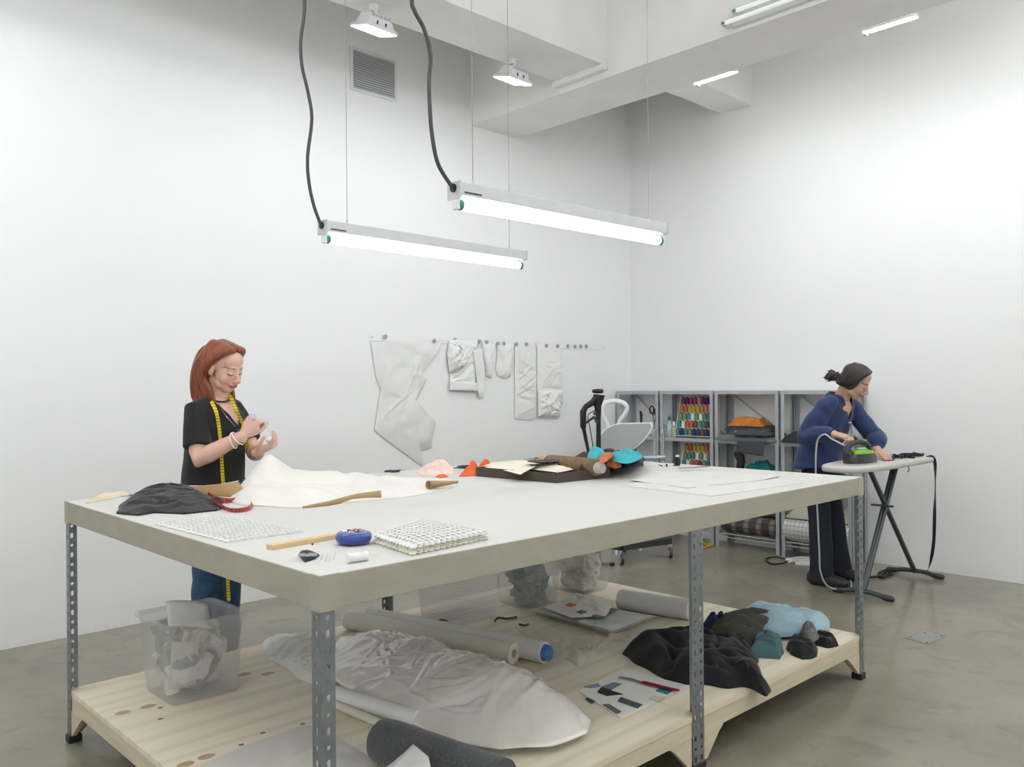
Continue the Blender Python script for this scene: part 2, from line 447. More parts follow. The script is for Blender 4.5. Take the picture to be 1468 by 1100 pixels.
# ------------------------------------------------------------------ strip light with two clear tubes on the deep beam's flank
st = thing('fluorescent_strip', 'pair of bare fluorescent tubes with green ends on the beam flank', 'light', (4.5, 2.4, 3.75))
m_glass_tube = mat('frosted_tube_glass', '#eef2f0', 0.25, var=0.01, emit=0.25)
for k, (px, py) in enumerate(((1040, 33), (1056, 15))):
    a = onX(px, py, 4.47); q = a + Vector((0, -1.2, .0))
    tb = MB().cyl(a, q, .013, 14).build('tube', m_glass_tube, st)
    for e, s in ((a, 1), (q, -1)):
        MB().cyl(e, e + Vector((0, .022 * s, 0)), .0135, 14).build('tube_end', m_green, tb)
        MB().box(e.x - .01, e.x + .07, e.y + (.0 if s > 0 else -.025), e.y + (.025 if s > 0 else 0), e.z - .012, e.z + .02).build('socket', m_white, tb, smooth=False)
a = onX(1048, 22, 4.5)
MB().box(4.53, 4.56, a.y - 1.22, a.y + .02, a.z - .06, a.z + .06).build('backplate', m_white, st, smooth=False, bevel=.004)

# ------------------------------------------------------------------ strip lights added out of view to light the room
def added_strip(x, y, z, ln, axis):
    t = thing('added_strip_light', 'added unseen strip light hung from the ceiling on two rods', 'light', (x, y, z), 0 if axis == 'x' else PI / 2, 'added strip lights')
    MB().box(-ln / 2, ln / 2, -.025, .025, .1, .13).build('housing', m_white, t, smooth=False, bevel=.006, at=(0, 0, 0))
    MB().box(-ln / 2 + .03, ln / 2 - .03, -.065, .065, 0.0, .1).build('diffuser', m_added_strip, t, smooth=False, at=(0, 0, 0))
    for s in (-1, 1): MB().cyl((s * ln * .4, 0, .13), (s * ln * .4, 0, ZC - z), .006, 8).build('rod', m_white, t, at=(0, 0, 0))
    return t
for (x, y) in ADDED_STRIPS: added_strip(x, y, 3.5, 2.2 if x < 5 else 1.7, 'x' if x < 5 else 'y')

# ------------------------------------------------------------------ hanging fluorescent fixtures
def hanging(a, bpt, label, cordpx, wirepx, seed):
    ax = (bpt - a); ln = ax.length; rz = math.atan2(ax.y, ax.x)
    t = thing('hanging_tube_light', label, 'light', a, rz, None)
    # channel, local x along the light, top at z = 0
    c = MB(); c.box(0, ln, -.032, .032, -.048, 0); ch = c.build('channel', m_alu, t, smooth=False, bevel=.003, at=(0, 0, 0))
    e = MB(); e.box(-.004, .0, -.038, .038, -.06, .003); e.build('end_plate', m_alu, t, smooth=False, at=(0, 0, 0))
    e = MB(); e.box(ln, ln + .004, -.034, .034, -.05, .002); e.build('end_plate', m_alu, t, smooth=False, at=(0, 0, 0))
    tb = MB().cyl((.03, 0, -.078), (ln - .03, 0, -.078), .019, 18).build('tube', m_tube, t, at=(0, 0, 0))
    for x0, x1 in ((.012, .03), (ln - .03, ln - .012)):
        MB().cyl((x0, 0, -.078), (x1, 0, -.078), .0195, 16).build('tube_end', m_green, tb, at=(0, 0, 0))
    for x0, x1 in ((-.002, .014), (ln - .014, ln + .002)):
        s = MB(); s.box(x0, x1, -.016, .016, -.098, -.04); s.build('lamp_holder', m_white, t, smooth=False, bevel=.005, at=(0, 0, 0))
    s = MB(); s.box(.02, .1, -.0335, -.032, -.04, -.034); s.build('slot', m_dark, t, smooth=False, at=(0, 0, 0))
    g = MB(); g.cyl((-.012, -.0, -.02), (.0, -.0, -.02), .015, 14); g.build('cord_grip', m_black, t, at=(0, 0, 0))
    Mi = Matrix.Rotation(-rz, 4, 'Z') @ Matrix.Translation(-a)
    for (px, fr) in wirepx:
        w = MB(); w.cyl((ln * fr, 0, 0), (ln * fr, 0, ZC - a.z), .0013, 6); w.build('hanging_wire', m_wire, t, at=(0, 0, 0))
        w = MB(); w.cyl((ln * fr, 0, 0), (ln * fr, 0, .02), .004, 8); w.build('wire_clip', m_alu, t, at=(0, 0, 0))
    # cord: in the vertical plane through the light's near end
    pts = [Mi @ onY(px, py, a.y + .02 * nz(py * .01, seed, 0)) for px, py in cordpx]
    pts = [Vector((-.01, 0, -.02))] + pts
    top = pts[-1]; n_ = 6; pts += [Vector((top.x + .01 * math.sin(k), top.y, top.z + (ZC - a.z - top.z) * k / n_)) for k in range(1, n_ + 1)]
    c = MB(); c.tube(crom(pts, 110, False), .0075, 10); c.build('power_cord', m_cord, t, at=(0, 0, 0))
    return t
m_alu = mat('light_grey_housing', '#c3c5c6', 0.45, 0.1, var=0.04, vs=20)
m_wire = mat('steel_wire', '#7c7c7a', 0.4, 0.8)
m_cord = mat('dark_rubber_cord', '#454644', 0.6)
HZ = 2.145
hanging(onz(652, 262, HZ), onz(949, 322, HZ), 'hanging fluorescent tube light over the table side with the pin dish',
        ((628, 235), (619, 190), (616, 150), (615, 115), (617, 80), (608, 42), (594, 15), (590, -10)), ((673, .07), (924, .92)), 3)
hanging(onz(463, 317, HZ), onz(749, 361, HZ), 'hanging fluorescent tube light over the side of the table nearer the wall vent',
        ((450, 295), (443, 262), (441, 225), (447, 170), (441, 130), (433, 95), (431, 60), (436, 20), (437, -10)), ((489, .1), (727, .92)), 4)
# ================================================================== the work table
TX0, TX1, TY0, TY1, TZ = 1.04, 3.99, 1.742, 3.678, 0.961
SZ = 0.207
m_top = mat('white_table_paper', '#d0cec9', 0.55, var=0.02, vs=3)
m_apron = mat('cream_painted_board', '#a7a190', 0.65, var=0.06, vs=9, bump=0.05, bs=60, stretch=(1, 1, 3))
m_tape = mat('cream_tape', '#a8a595', 0.5, var=0.03, bump=0.1, bs=50)
m_ply = mat('pine_plywood', '#eadfc9', 0.55, var=0.06, vs=2.5, stretch=(1, 6, 1))
_v = texcoord(m_ply, (.35, 3.0, 1))
overlay(m_ply, ramp(m_ply, wave(m_ply, _v, 0.9, 16, 'Y', 'SIN', 3, 0.5), 0.55, 0.95), '#c2a77c', 0.22)
def spots(M, pts, r, col, amount, sx=1.0):
    N, L, b = nodes(M); t = N.new('ShaderNodeTexCoord')
    for (x, y) in pts:
        v = N.new('ShaderNodeVectorMath'); v.operation = 'SUBTRACT'; v.inputs[1].default_value = (x, y, SZ)
        L.new(t.outputs['Object'], v.inputs[0])
        s = N.new('ShaderNodeVectorMath'); s.operation = 'MULTIPLY'; s.inputs[1].default_value = (sx, 1, 0); L.new(v.outputs[0], s.inputs[0])
        l = N.new('ShaderNodeVectorMath'); l.operation = 'LENGTH'; L.new(s.outputs[0], l.inputs[0])
        overlay(M, ramp(M, l.outputs['Value'], r, r * .8), col, amount)
kn = [onz(x, y, SZ) for x, y in ((176, 1022), (212, 1013), (350, 967), (384, 966), (296, 1085), (266, 1096))]
spots(m_ply, [(p.x, p.y) for p in kn], .022, '#9c7b50', .75, .7)
kn = [onz(x, y, SZ) for x, y in ((434, 1038), (377, 1051), (346, 1068), (230, 1031), (230, 1015), (560, 1052))]
spots(m_ply, [(p.x, p.y) for p in kn], .009, '#5a4730', .9, .8)
m_edge = mat('plywood_edge', '#c9b48c', 0.6, var=0.1, vs=20)
_v = texcoord(m_edge, (1, 1, 1)); overlay(m_edge, ramp(m_edge, wave(m_edge, _v, 55, 0.3, 'Z'), 0.4, 0.8), '#8d744c', 0.6)
m_board = mat('pale_pine_board', '#d3c6aa', 0.6, var=0.07, vs=5, stretch=(1, 1, 8))

def slotted_leg(parent, x, y, sx, sy, z0, z1, width=.04, name='leg'):
    """L section with punched slots; sx, sy point from the outer corner towards the table"""
    mb = MB(); th = .0022; pitch = .038; hw = width
    for plane in (0, 1):
        n = int((z1 - z0) / pitch); zc = z0
        p = (z1 - z0) / n
        for i in range(n):
            za, zb = z0 + i * p, z0 + (i + 1) * p
            cx = hw * .52; cz = (za + zb) / 2; rw = .0052; rh = .0115 if i % 2 == 0 else .0062
            outer = [(0, za), (cx, za), (hw, za), (hw, cz), (hw, zb), (cx, zb), (0, zb), (0, cz)]
            inner = [(cx - rw, cz - rh * .6), (cx, cz - rh), (cx + rw, cz - rh * .6), (cx + rw, cz), (cx + rw, cz + rh * .6), (cx, cz + rh), (cx - rw, cz + rh * .6), (cx - rw, cz)]
            def P(u, z, d):
                return Vector((x + sx * u, y + sy * d, z)) if plane == 0 else Vector((x + sx * d, y + sy * u, z))
            vs = [P(u, z, d) for d in (0, th) for (u, z) in outer + inner]
            fs = []
            for j in range(8):
                k = (j + 1) % 8
                fs.append((j, k, 8 + k, 8 + j)); fs.append((16 + k, 16 + j, 24 + j, 24 + k)); fs.append((8 + j, 8 + k, 24 + k, 24 + j))
            fs.append((2, 3, 19, 18)); fs.append((3, 4, 20, 19))
            mb.add(vs, fs)
    return mb.build(name, m_steel, parent, smooth=False, fix=False)
tb = thing('work_table', 'large white work table on slotted steel legs with plywood undershelf', 'table', ((TX0 + TX1) / 2, (TY0 + TY1) / 2, 0))
MB().box(TX0 + .002, TX1 - .002, TY0 + .002, TY1 - .002, TZ - .02, TZ).build('table_top', m_top, tb, smooth=False, bevel=.003)
AH = .083; e = .0015
MB().box(TX0, TX1, TY0, TY0 + .02, TZ - AH, TZ - .0015).build('apron', m_apron, tb, smooth=False, bevel=.002)
MB().box(TX0, TX1, TY1 - .02, TY1, TZ - AH, TZ - .0015).build('apron', m_apron, tb, smooth=False, bevel=.002)
MB().box(TX0, TX0 + .02, TY0 + .02, TY1 - .02, TZ - AH, TZ - .0015).build('apron', m_apron, tb, smooth=False, bevel=.002)
MB().box(TX1 - .02, TX1, TY0 + .02, TY1 - .02, TZ - AH, TZ - .0015).build('apron', m_apron, tb, smooth=False, bevel=.002)
for (x, y, sx, sy) in ((TX0, TY0, 1, 1), (TX0, TY1, 1, -1), (TX1, TY0, -1, 1), (TX1, TY1, -1, -1)):
    mb = MB(); w_ = .055
    poly = [(-e, -e), (w_, -e), (w_, .004), (.004, .004), (.004, w_ * .8), (-e, w_ * .8)]
    mb.prism([(x + sx * a, y + sy * b) for a, b in poly], TZ - AH - .004, TZ + .0005)
    mb.build('corner_tape', m_tape, tb, smooth=False, bevel=.001)
    slotted_leg(tb, x + sx * .003, y + sy * .003, sx, sy, .028, TZ - AH + .0)
    ft = MB(); ft.box(*sorted((x - sx * .004, x + sx * .046)), *sorted((y - sy * .004, y + sy * .046)), 0, .03); ft.build('foot', m_black, tb, smooth=False, bevel=.004)
    # plywood gussets below the undershelf
    for k in (0, 1):
        mb = MB(); a = [(.01, SZ - .08), (.17, SZ - .08), (.14, SZ - .1), (.05, .03), (.01, .03)]
        if k == 0: vs = [Vector((x + sx * u, y + sy * (.006 + d), z)) for d in (0, .018) for u, z in a]
        else: vs = [Vector((x + sx * (.006 + d), y + sy * u, z)) for d in (0, .018) for u, z in a]
        n = 5; mb.add(vs, [tuple(range(n)), tuple(range(2 * n - 1, n - 1, -1))] + [(i, n + i, n + (i + 1) % n, (i + 1) % n) for i in range(n)])
        mb.build('gusset', m_board, tb, smooth=False)
MXL = 2.60
for (y, sy) in ((TY0, 1), (TY1, -1)):
    for sx in (-1, 1): slotted_leg(tb, MXL, y + sy * .003, sx, sy, .028, TZ - AH, .036)
    ft = MB(); ft.box(MXL - .04, MXL + .04, *sorted((y - sy * .004, y + sy * .042)), 0, .03); ft.build('foot', m_black, tb, smooth=False, bevel=.004)
    for s in (-1, 1):
        mb = MB(); a = [(.04, SZ - .08), (.17, SZ - .08), (.14, SZ - .1), (.06, .03), (.04, .03)]
        vs = [Vector((MXL + s * u, y + sy * (.006 + d), z)) for d in (0, .018) for u, z in a]; n = 5
        mb.add(vs, [tuple(range(n)), tuple(range(2 * n - 1, n - 1, -1))] + [(i, n + i, n + (i + 1) % n, (i + 1) % n) for i in range(n)])
        mb.build('gusset', m_board, tb, smooth=False)
# undershelf: plywood sheets and boards
for (x0, x1) in ((TX0 + .006, MXL - .001), (MXL + .001, TX1 - .006)):
    MB().box(x0, x1, TY0 + .006, TY1 - .006, SZ - .018, SZ).build('shelf_sheet', m_ply, tb, smooth=False)
MB().box(TX0 + .007, TX1 - .007, TY0 + .008, TY0 + .03, SZ - .08, SZ - .018).build('shelf_board', m_board, tb, smooth=False, bevel=.002)
MB().box(TX0 + .007, TX1 - .007, TY1 - .03, TY1 - .008, SZ - .08, SZ - .018).build('shelf_board', m_board, tb, smooth=False, bevel=.002)
MB().box(TX0 + .008, TX0 + .03, TY0 + .03, TY1 - .03, SZ - .08, SZ - .018).build('shelf_board', m_board, tb, smooth=False, bevel=.002)
MB().box(TX1 - .03, TX1 - .008, TY0 + .03, TY1 - .03, SZ - .08, SZ - .018).build('shelf_board', m_board, tb, smooth=False, bevel=.002)
MB().box(MXL - .02, MXL + .02, TY0 + .03, TY1 - .03, SZ - .08, SZ - .018).build('shelf_board', m_board, tb, smooth=False, bevel=.002)
# ================================================================== things on the table
def T(x, y, dz=0.0): return onz(x, y, TZ + dz)
def S(x, y, dz=0.0): return onz(x, y, SZ + dz)
def ribbon(pts, w, th, n=60, up=(0, 0, 1), twist=0.0):
    """flat band along a curve, its width along up"""
    c = crom(pts, n, False); mb = MB(); rings = []
    for i, p in enumerate(c):
        d = (c[min(i + 1, n - 1)] - c[max(i - 1, 0)]).normalized()
        u = Vector(up); u = (u - d * u.dot(d)).normalized()
        if twist: u = Matrix.Rotation(twist * math.sin(i * 0.21), 3, d) @ u
        a = d.cross(u)
        rings.append([p + u * w / 2 + a * th / 2, p + u * w / 2 - a * th / 2, p - u * w / 2 - a * th / 2, p - u * w / 2 + a * th / 2])
    return mb.loft(rings)
m_cream = mat('white_coated_fabric', '#e2dfd7', 0.5, var=0.02, vs=4, sheen=0.1)
m_tan = mat('tan_fabric_back', '#a88a5e', 0.7, var=0.05, vs=20)
m_blackc = mat('black_cloth', '#171718', 0.85, var=0.25, vs=12, sheen=0.15, bump=0.1, bs=120)
m_paper = mat('white_paper', '#e6e4df', 0.7, var=0.03, vs=5)
m_paperc = mat('cream_paper', '#ddd5c3', 0.7, var=0.04, vs=5)
m_redtape = mat('red_tape_measure', '#b7493a', 0.5, var=0.05)
_v = texcoord(m_redtape); overlay(m_redtape, ramp(m_redtape, wave(m_redtape, _v, 32, 0, 'X'), 0.8, 0.86), '#33201d', 0.8)
m_wood = mat('pale_wood', '#d8ba8a', 0.5, var=0.1, vs=8, stretch=(1, 8, 1))
m_blue = mat('blue_glazed_plastic', '#173f8f', 0.15, var=0.04, coat=0.6)
m_thread = mat('white_thread', '#e9e8e6', 0.8, var=0.05, vs=50)
m_net = mat('white_net', '#ecebe6', 0.6, var=0.02)
m_net2 = mat('cream_net_edge', '#dedac9', 0.6, var=0.05)
m_clear = mat('clear_plastic', '#eef2f2', 0.12, var=0.0, alpha=0.22)
m_orange = mat('orange_felt', '#e2622a', 0.8, var=0.05)
m_pink = mat('pale_pink_tulle', '#f3d3cb', 0.8, var=0.04)
m_brownbox = mat('dark_brown_card', '#4a4038', 0.7, var=0.08, vs=15)
m_linen = mat('cream_linen', '#e9dfcb', 0.8, var=0.05, vs=15)

# white coated fabric with its tan back turned up
fab = thing('fabric_length', 'crumpled white coated fabric with tan underside heaped on the table', 'fabric', T(460, 712))
pk = T(385, 706); p2 = T(420, 700); p3 = T(480, 697)
mb = heap([T(*p) for p in ((330, 716), (345, 724), (388, 727), (434, 729), (488, 722), (543, 717), (585, 713), (622, 706), (652, 697), (640, 688), (560, 687), (470, 689), (400, 690), (352, 696))],
          TZ, .045, seed=4, folds=((0.35, 3.2, 1.0), (1.6, 2.1, .5)), k=3.0, edge=.004, rings=34, seg=130, lat=.008, low=.3, warp=.5, wf=2.2, creases=26, ch=.018, cw=(.02,.05),
          bumps=((pk.x, pk.y, .125, .085), (p2.x, p2.y, .055, .12), (p3.x, p3.y, .035, .12)), centre=T(430, 708))
welded(mb, 'white_face', m_cream, fab)
def turned_edge(px, r, name='turned_edge', mats_=None):
    """edge of the cloth rolled back to show the tan side: an open half tube with thickness"""
    c = crom([T(x, y) for x, y in px], 24, False); mb = MB(); rings = []
    for i, p in enumerate(c):
        d = (c[min(i + 1, 23)] - c[max(i - 1, 0)]).normalized(); a = d.cross(Vector((0, 0, 1))); t = i / 23
        rr = r * (0.15 + 0.75 * t)
        arc = []
        for k in range(9):
            an = -0.5 * PI + 1.35 * PI * k / 8
            arc.append(p + a * (rr * math.cos(an) * -1.0) * -.7 + Vector((0, 0, rr + rr * math.sin(an))))
        rings.append(arc)
    mb.loft(rings, caps=False, close=False)
    return mb.build(name, m_tan, fab, solid=.003, off=0)
turned_edge(((434, 729), (470, 725), (510, 718), (546, 716)), .019)
# small scroll at the far right end of the cloth
c = MB(); A_, B_ = T(614, 704), T(655, 699); ax = (B_ - A_).normalized(); sd = ax.cross(Vector((0, 0, 1))); rings = []
for i in range(26):
    t = i / 25 * 3.4 * PI; rr = .022 - .0045 * i / 25 * 3
    rings.append([A_ + ax * (.0 + .17 * s) + Vector((0, 0, .023)) + (sd * math.cos(t) + Vector((0, 0, math.sin(t)))) * rr * (1 - .75 * s) for s in (0, .35, .7, 1.0)])
c.loft(rings, caps=False, close=False); c.build('scroll_end', m_tan, fab, solid=.002)
# the tented left part: tan side towards the near edge, white on top
mb = MB(); rings = []
ridge_px = ((246, 699, 703), (270, 697, 708), (300, 695, 711), (330, 692, 713), (352, 690, 713)); rg = []
for (x, yt, yb) in ridge_px:
    f_ = T(x, yb); h_ = max(.004, (yb - 3 - yt) * f_.xy.dot(Vector((cT, sT))) / FPX); rg.append((f_, h_))
fs_ = crom([a for a, _ in rg], 20, False); hs_ = [rg[min(int(i / 19 * 4), 3)][1] * (1 - (i / 19 * 4 - min(int(i / 19 * 4), 3))) + rg[min(int(i / 19 * 4) + 1, 4)][1] * (i / 19 * 4 - min(int(i / 19 * 4), 3)) for i in range(20)]
for front in (1, 0):
    mb = MB(); rings = []
    for i in range(20):
        p, h_ = fs_[i], hs_[i]; arc = []
        for k in range(9):
            t = k / 8
            if front: arc.append(p + Vector((0, .06 * t ** 1.5, h_ * (t ** .8))))
            else: arc.append(p + Vector((0, .06 + .16 * t, h_ * (1 - t) ** 1.3 + .004 * math.sin(9 * t + i * .4))) + Vector((0, 0, .002)))
        rings.append(arc)
    mb.loft(rings, caps=False, close=False)
    mb.build('tan_flap' if front else 'white_flap', m_tan if front else m_cream, fab, solid=.003)

# black cloth and its neighbours
o = welded(heap([T(*p) for p in ((167, 737), (171, 727), (196, 714), (222, 703), (250, 699), (270, 704), (290, 715), (312, 724), (309, 733), (262, 738), (222, 736), (200, 740))],
    TZ, .03, seed=9, folds=((2.2, 6, 1), (-.3, 4, .7)), k=4, rings=36, seg=140, lat=.012, low=.5, warp=.8, creases=60, ch=.016, sharp=True, bumps=((T(238, 718).x, T(238, 718).y, .022, .09),)), 'black_cloth', m_blackc)
tag(o, 'crumpled black cloth on the table beside the red tape measure', 'cloth')
m_sheer = mat('sheer_black_net', '#2a2628', 0.8, alpha=0.6)
o = welded(heap([T(*p) for p in ((292, 729), (306, 718), (318, 716), (322, 724), (310, 733))], TZ, .02, seed=3, folds=((1, 12, 1),), rings=12, seg=50), 'net_scrap', m_sheer)
tag(o, 'scrap of sheer black net between black cloth and red tape measure', 'fabric scrap')
def loose(px, H, name, m_, label, cat, seed=1, sharp=True, z=None, fold=((.7, 6, 1),), low=.4, group=None, **kw):
    z = TZ if z is None else z
    o = welded(heap([onz(x, y, z) for x, y in px], z, H, seed=seed, folds=fold, rings=kw.pop('rings', 16), seg=kw.pop('seg', 72), sharp=sharp, low=low, lat=kw.pop('lat', .004), edge=kw.pop('edge', .002), **kw), name, m_, ang=.9)
    return tag(o, label, cat, group)
loose(((122, 723), (140, 714), (160, 711), (184, 706), (182, 711), (150, 718)), .02, 'leather_offcut', mat('natural_leather', '#ddcdb2', .6), 'pale tan offcut at the table corner beside the black cloth', 'offcut', 3)
# red tape measure
pts = [T(264, 706, .01), T(276, 713, .009), T(292, 716, .009), T(318, 719, .009), T(345, 716, .009), T(360, 720, .009), T(357, 729, .009), T(335, 732, .009), T(318, 727, .009), T(300, 717, .018), T(298, 709, .016), T(310, 715, .011), T(330, 718, .012)]
o = ribbon(pts, .017, .0012, 90, twist=.35).build('tape_measure', m_redtape); tag(o, 'red tape measure curled on the table beside white fabric', 'tape measure')
# little things near the corner: red scissors handle, blue thread clip, ball of lint
def shears(name, p, ang, L, mh, label, parent=None, z=TZ):
    t = thing(name, label, 'scissors', (p.x, p.y, z), ang)
    for s in (-1, 1):
        mb = MB(); mb.add([(0, s * .002, .002), (L * .55, s * .001, .002), (0, s * .012, .002), (0, s * .002, .005), (L * .55, s * .001, .004), (0, s * .012, .005)],
                          [(0, 1, 2), (3, 5, 4), (0, 3, 4, 1), (1, 4, 5, 2), (2, 5, 3, 0)])
        bl = mb.build('blade', m_chrome, t, smooth=False, at=(0, 0, 0))
        c = [Vector((-L * .27 + L * .17 * math.cos(a), s * L * .12 + L * .1 * math.sin(a), .005)) for a in [2 * PI * i / 18 for i in range(19)]]
        MB().tube(c, L * .022, 8).build('handle', mh, t, at=(0, 0, 0))
        MB().tube([(-L * .12, s * L * .06, .005), (.02, -s * .002, .005)], L * .025, 8).build('shank', mh, t, at=(0, 0, 0))
    MB().cyl((0.012, 0, .002), (0.012, 0, .009), .004, 10).build('pivot', m_steel, t, at=(0, 0, 0))
    return t
m_red = mat('red_plastic', '#a8202c', .35); m_navy = mat('navy_plastic', '#25355c', .4)
shears('scissors', T(192, 712), 2.6, .13, m_red, 'small red handled scissors beside the black cloth')
o = MB(); 
for k in range(1): o.tube(crom([T(208, 707, .004), T(216, 703, .012), T(224, 700, .006)], 14, False), .005, 8)
o = o.build('marker_pen', m_navy); tag(o, 'short navy marker pen behind the black cloth', 'pen')
rnd = random.Random(5); mb = MB(); c0 = T(236, 700, .02); pts = []
for i in range(140): pts.append(c0 + Vector((rnd.gauss(0, .018), rnd.gauss(0, .018), abs(rnd.gauss(0, .012)) - .016)))
o = MB().tube(crom(pts, 420, False), .0008, 4).build('thread_tangle', mat('grey_thread', '#55565c', .8)); tag(o, 'tangle of grey thread on top of the black cloth', 'thread')

# nets
def net(px, nx, ny, th, z, bulge, m_, name, label, seed, layers=1, amp=.0):
    A, Bq, C, D = [onz(x, y, z) for x, y in px]
    t = thing(name, label, 'net', (A + C) / 2)
    for l in range(layers):
        mb = MB(); vs = []; fs = []; idx = {}
        def P(u, v):
            k = (round(u * 2), round(v * 2))
            if k not in idx:
                a, b = u / nx, v / ny
                p = A.lerp(Bq, a).lerp(D.lerp(C, a), b)
                e_ = min(a, 1 - a, b, 1 - b)
                sc = .004 * math.sin(u * 5 + v * 3)
                hz = z + th * .6 + l * th * 1.7 + bulge * min(1, e_ * 7) * (.6 + .4 * nz(a * 4, b * 4, seed + l)) + amp * math.sin(u * PI) * math.sin(v * PI)
                idx[k] = len(vs); vs.append(Vector((p.x + sc * .3 + .004 * l, p.y + .003 * l, hz)))
            return idx[k]
        for i in range(nx):
            for j in range(ny):
                fs.append((P(i + .5, j), P(i + 1, j + .5), P(i + .5, j + 1), P(i, j + .5)))
        mb.add(vs, fs); o = mb.build('mesh_layer', m_ if l == layers - 1 else m_net2, t, smooth=False, fix=False)
        wf_ = o.modifiers.new('wire', 'WIREFRAME'); wf_.thickness = th; wf_.use_even_offset = False; wf_.use_boundary = True
    return t
net(((219, 752), (322, 741), (438, 763), (325, 779)), 17, 15, .006, TZ, .002, m_net, 'net_sheet', 'flat sheet of white open net beside the wooden stick', 2)
net(((534, 779), (606, 755), (702, 774), (590, 798)), 14, 12, .009, TZ, .012, m_net, 'folded_net', 'thick folded white net beside the blue pin dish', 6, 2, .003)

# wooden stick
a, b = T(390, 789), T(486, 772); d = (b - a).normalized(); s_ = Vector((-d.y, d.x, 0))
mb = MB(); mb.bar(a + s_ * .012 + Vector((0, 0, .0065)), b + d * .03 + s_ * .012 + Vector((0, 0, .0065)), .03, .013)
st_ = mb.build('wooden_stick', m_wood, smooth=False, bevel=.001); tag(st_, 'flat wooden stick lying by the blue pin dish', 'stick')
# blue pin dish with pins
pd = T(507, 780); pdish = thing('pin_dish', 'round glossy blue magnetic pin dish on the table', 'pin dish', pd)
MB().lathe([(.030, 0), (.044, .004), (.052, .016), (.051, .027), (.045, .034), (.038, .036), (.032, .033), (.02, .029), (.001, .028)], n=40).build('dish', m_blue, pdish, at=(0, 0, 0), ang=1.2)
pcols = {'red': '#c0262e', 'white': '#f1f1ee', 'yellow': '#e8c22d', 'black': '#1c1c1e', 'pink': '#d95f9a'}
rnd = random.Random(11)
protos = {}
for i in range(30):
    cn = list(pcols)[i % 5]; a_ = rnd.uniform(0, 2 * PI); r_ = rnd.uniform(.002, .026); z_ = .03 + (r_ / .03) * .003 + .004 + .008 * (1 - r_ / .03) * rnd.random()
    loc = pd + Vector((r_ * math.cos(a_), r_ * math.sin(a_), z_)); rz = rnd.uniform(0, 6.28)
    if cn not in protos:
        t = thing('pin', 'dressmaking pin with ' + cn + ' ball head in the blue dish', 'pin', loc, rz, cn + ' headed pins in the dish')
        MB().ell((0, 0, 0), (.0024, .0024, .0024), nu=8, nv=6).build('pin_head', mat(cn + '_pin_head', pcols[cn], .25), t, at=(0, 0, 0))
        MB().cyl((0, 0, 0), (.02, 0, -.001), .0004, 5).build('pin_shaft', m_chrome, t, at=(0, 0, 0)); protos[cn] = t
    else:
        t = copy_tree(protos[cn]); t.location = loc; t.rotation_euler.z = rz
q = T(448, 782, .014); t = thing('pin', 'pin with purple ball head on the wooden stick', 'pin', q)
MB().ell((0, 0, .0035), (.0035, .0035, .0035), nu=8, nv=6).build('pin_head', mat('purple_pin_head', '#8c2a86', .25), t, at=(0, 0, 0))
MB().cyl((0, 0, .002), (.02, -.006, .002), .0005, 5).build('pin_shaft', m_chrome, t, at=(0, 0, 0))
# white spool lying down, with a loose end of thread
a, b = T(497, 801, .0125), T(526, 797, .0125); t = thing('thread_spool', 'spool of white thread lying in front of the blue pin dish', 'spool', (a.x, a.y, TZ))
MB().tube([a, a.lerp(b, .08), a.lerp(b, .12), a.lerp(b, .88), a.lerp(b, .92), b], [.0125, .0125, .0118, .0118, .0125, .0125], 20).build('spool', m_thread, t)
MB().tube(crom([b, T(533, 793, .001), T(536, 786, .001), T(528, 789, .001), T(540, 798, .001)], 30, False), .0007, 5).build('loose_thread', m_thread, t)
# glass slide with black scrap
loose(((427, 797), (440, 795), (459, 797), (452, 802), (437, 807)), .012, 'cloth_scrap', m_blackc, 'small black cloth scrap under the clear plastic plate', 'scrap', 5)
p = T(438, 796, .014); mb = MB(); mb.box(-.03, .03, -.02, .02, 0, .0015, Matrix.Translation(p) @ Matrix.Rotation(-.6, 4, 'Z')); o = mb.build('clear_plate', m_clear, smooth=False)
tag(o, 'small clear plastic plate over the black cloth scrap', 'plate')
for k, (x0, y0, x1, y1) in enumerate(((466, 805, 470, 793), (472, 806, 474, 794), (478, 803, 481, 792), (460, 802, 464, 793))):
    t = MB().tube([T(x0, y0, .001), T(x1, y1, .001)], [.0009, .0003], 6).build('needle', m_chrome); tag(t, 'thin steel needle lying between black scrap and white spool', 'needle', 'needles on the table')
# far side of the table
m_tool = mat('dark_tool_steel', '#3a3a3c', .35, .7)
shears('scissors', T(570, 676), .25, .17, m_tool, 'dark steel scissors lying beyond the white fabric')
loose(((598, 678), (618, 672), (640, 667), (650, 672), (652, 680), (630, 683), (608, 682)), .05, 'tulle_scrap', m_pink, 'pale pink tulle scrap beyond the white fabric', 'fabric scrap', 8, fold=((.4, 9, 1), (1.7, 6, 1)), k=1.5, ch=.022, rings=24, seg=100)
loose(((606, 677), (612, 674), (618, 676), (613, 679)), .025, 'felt_scrap', m_orange, 'orange felt scrap lying in the pale pink tulle', 'fabric scrap', 2)
loose(((624, 684), (636, 681), (644, 684), (632, 686)), .008, 'felt_scrap', m_orange, 'flat orange felt scrap in front of the pale pink tulle', 'fabric scrap', 4)
loose(((658, 684), (682, 683), (686, 674), (680, 669)), .035, 'felt_scrap', m_orange, 'folded orange felt piece against the brown box lid', 'fabric scrap', 7, fold=((.9, 3, 1),))
loose(((686, 669), (694, 665), (704, 666), (700, 670)), .03, 'felt_scrap', m_orange, 'rounded orange felt piece behind the brown box lid', 'fabric scrap', 6)
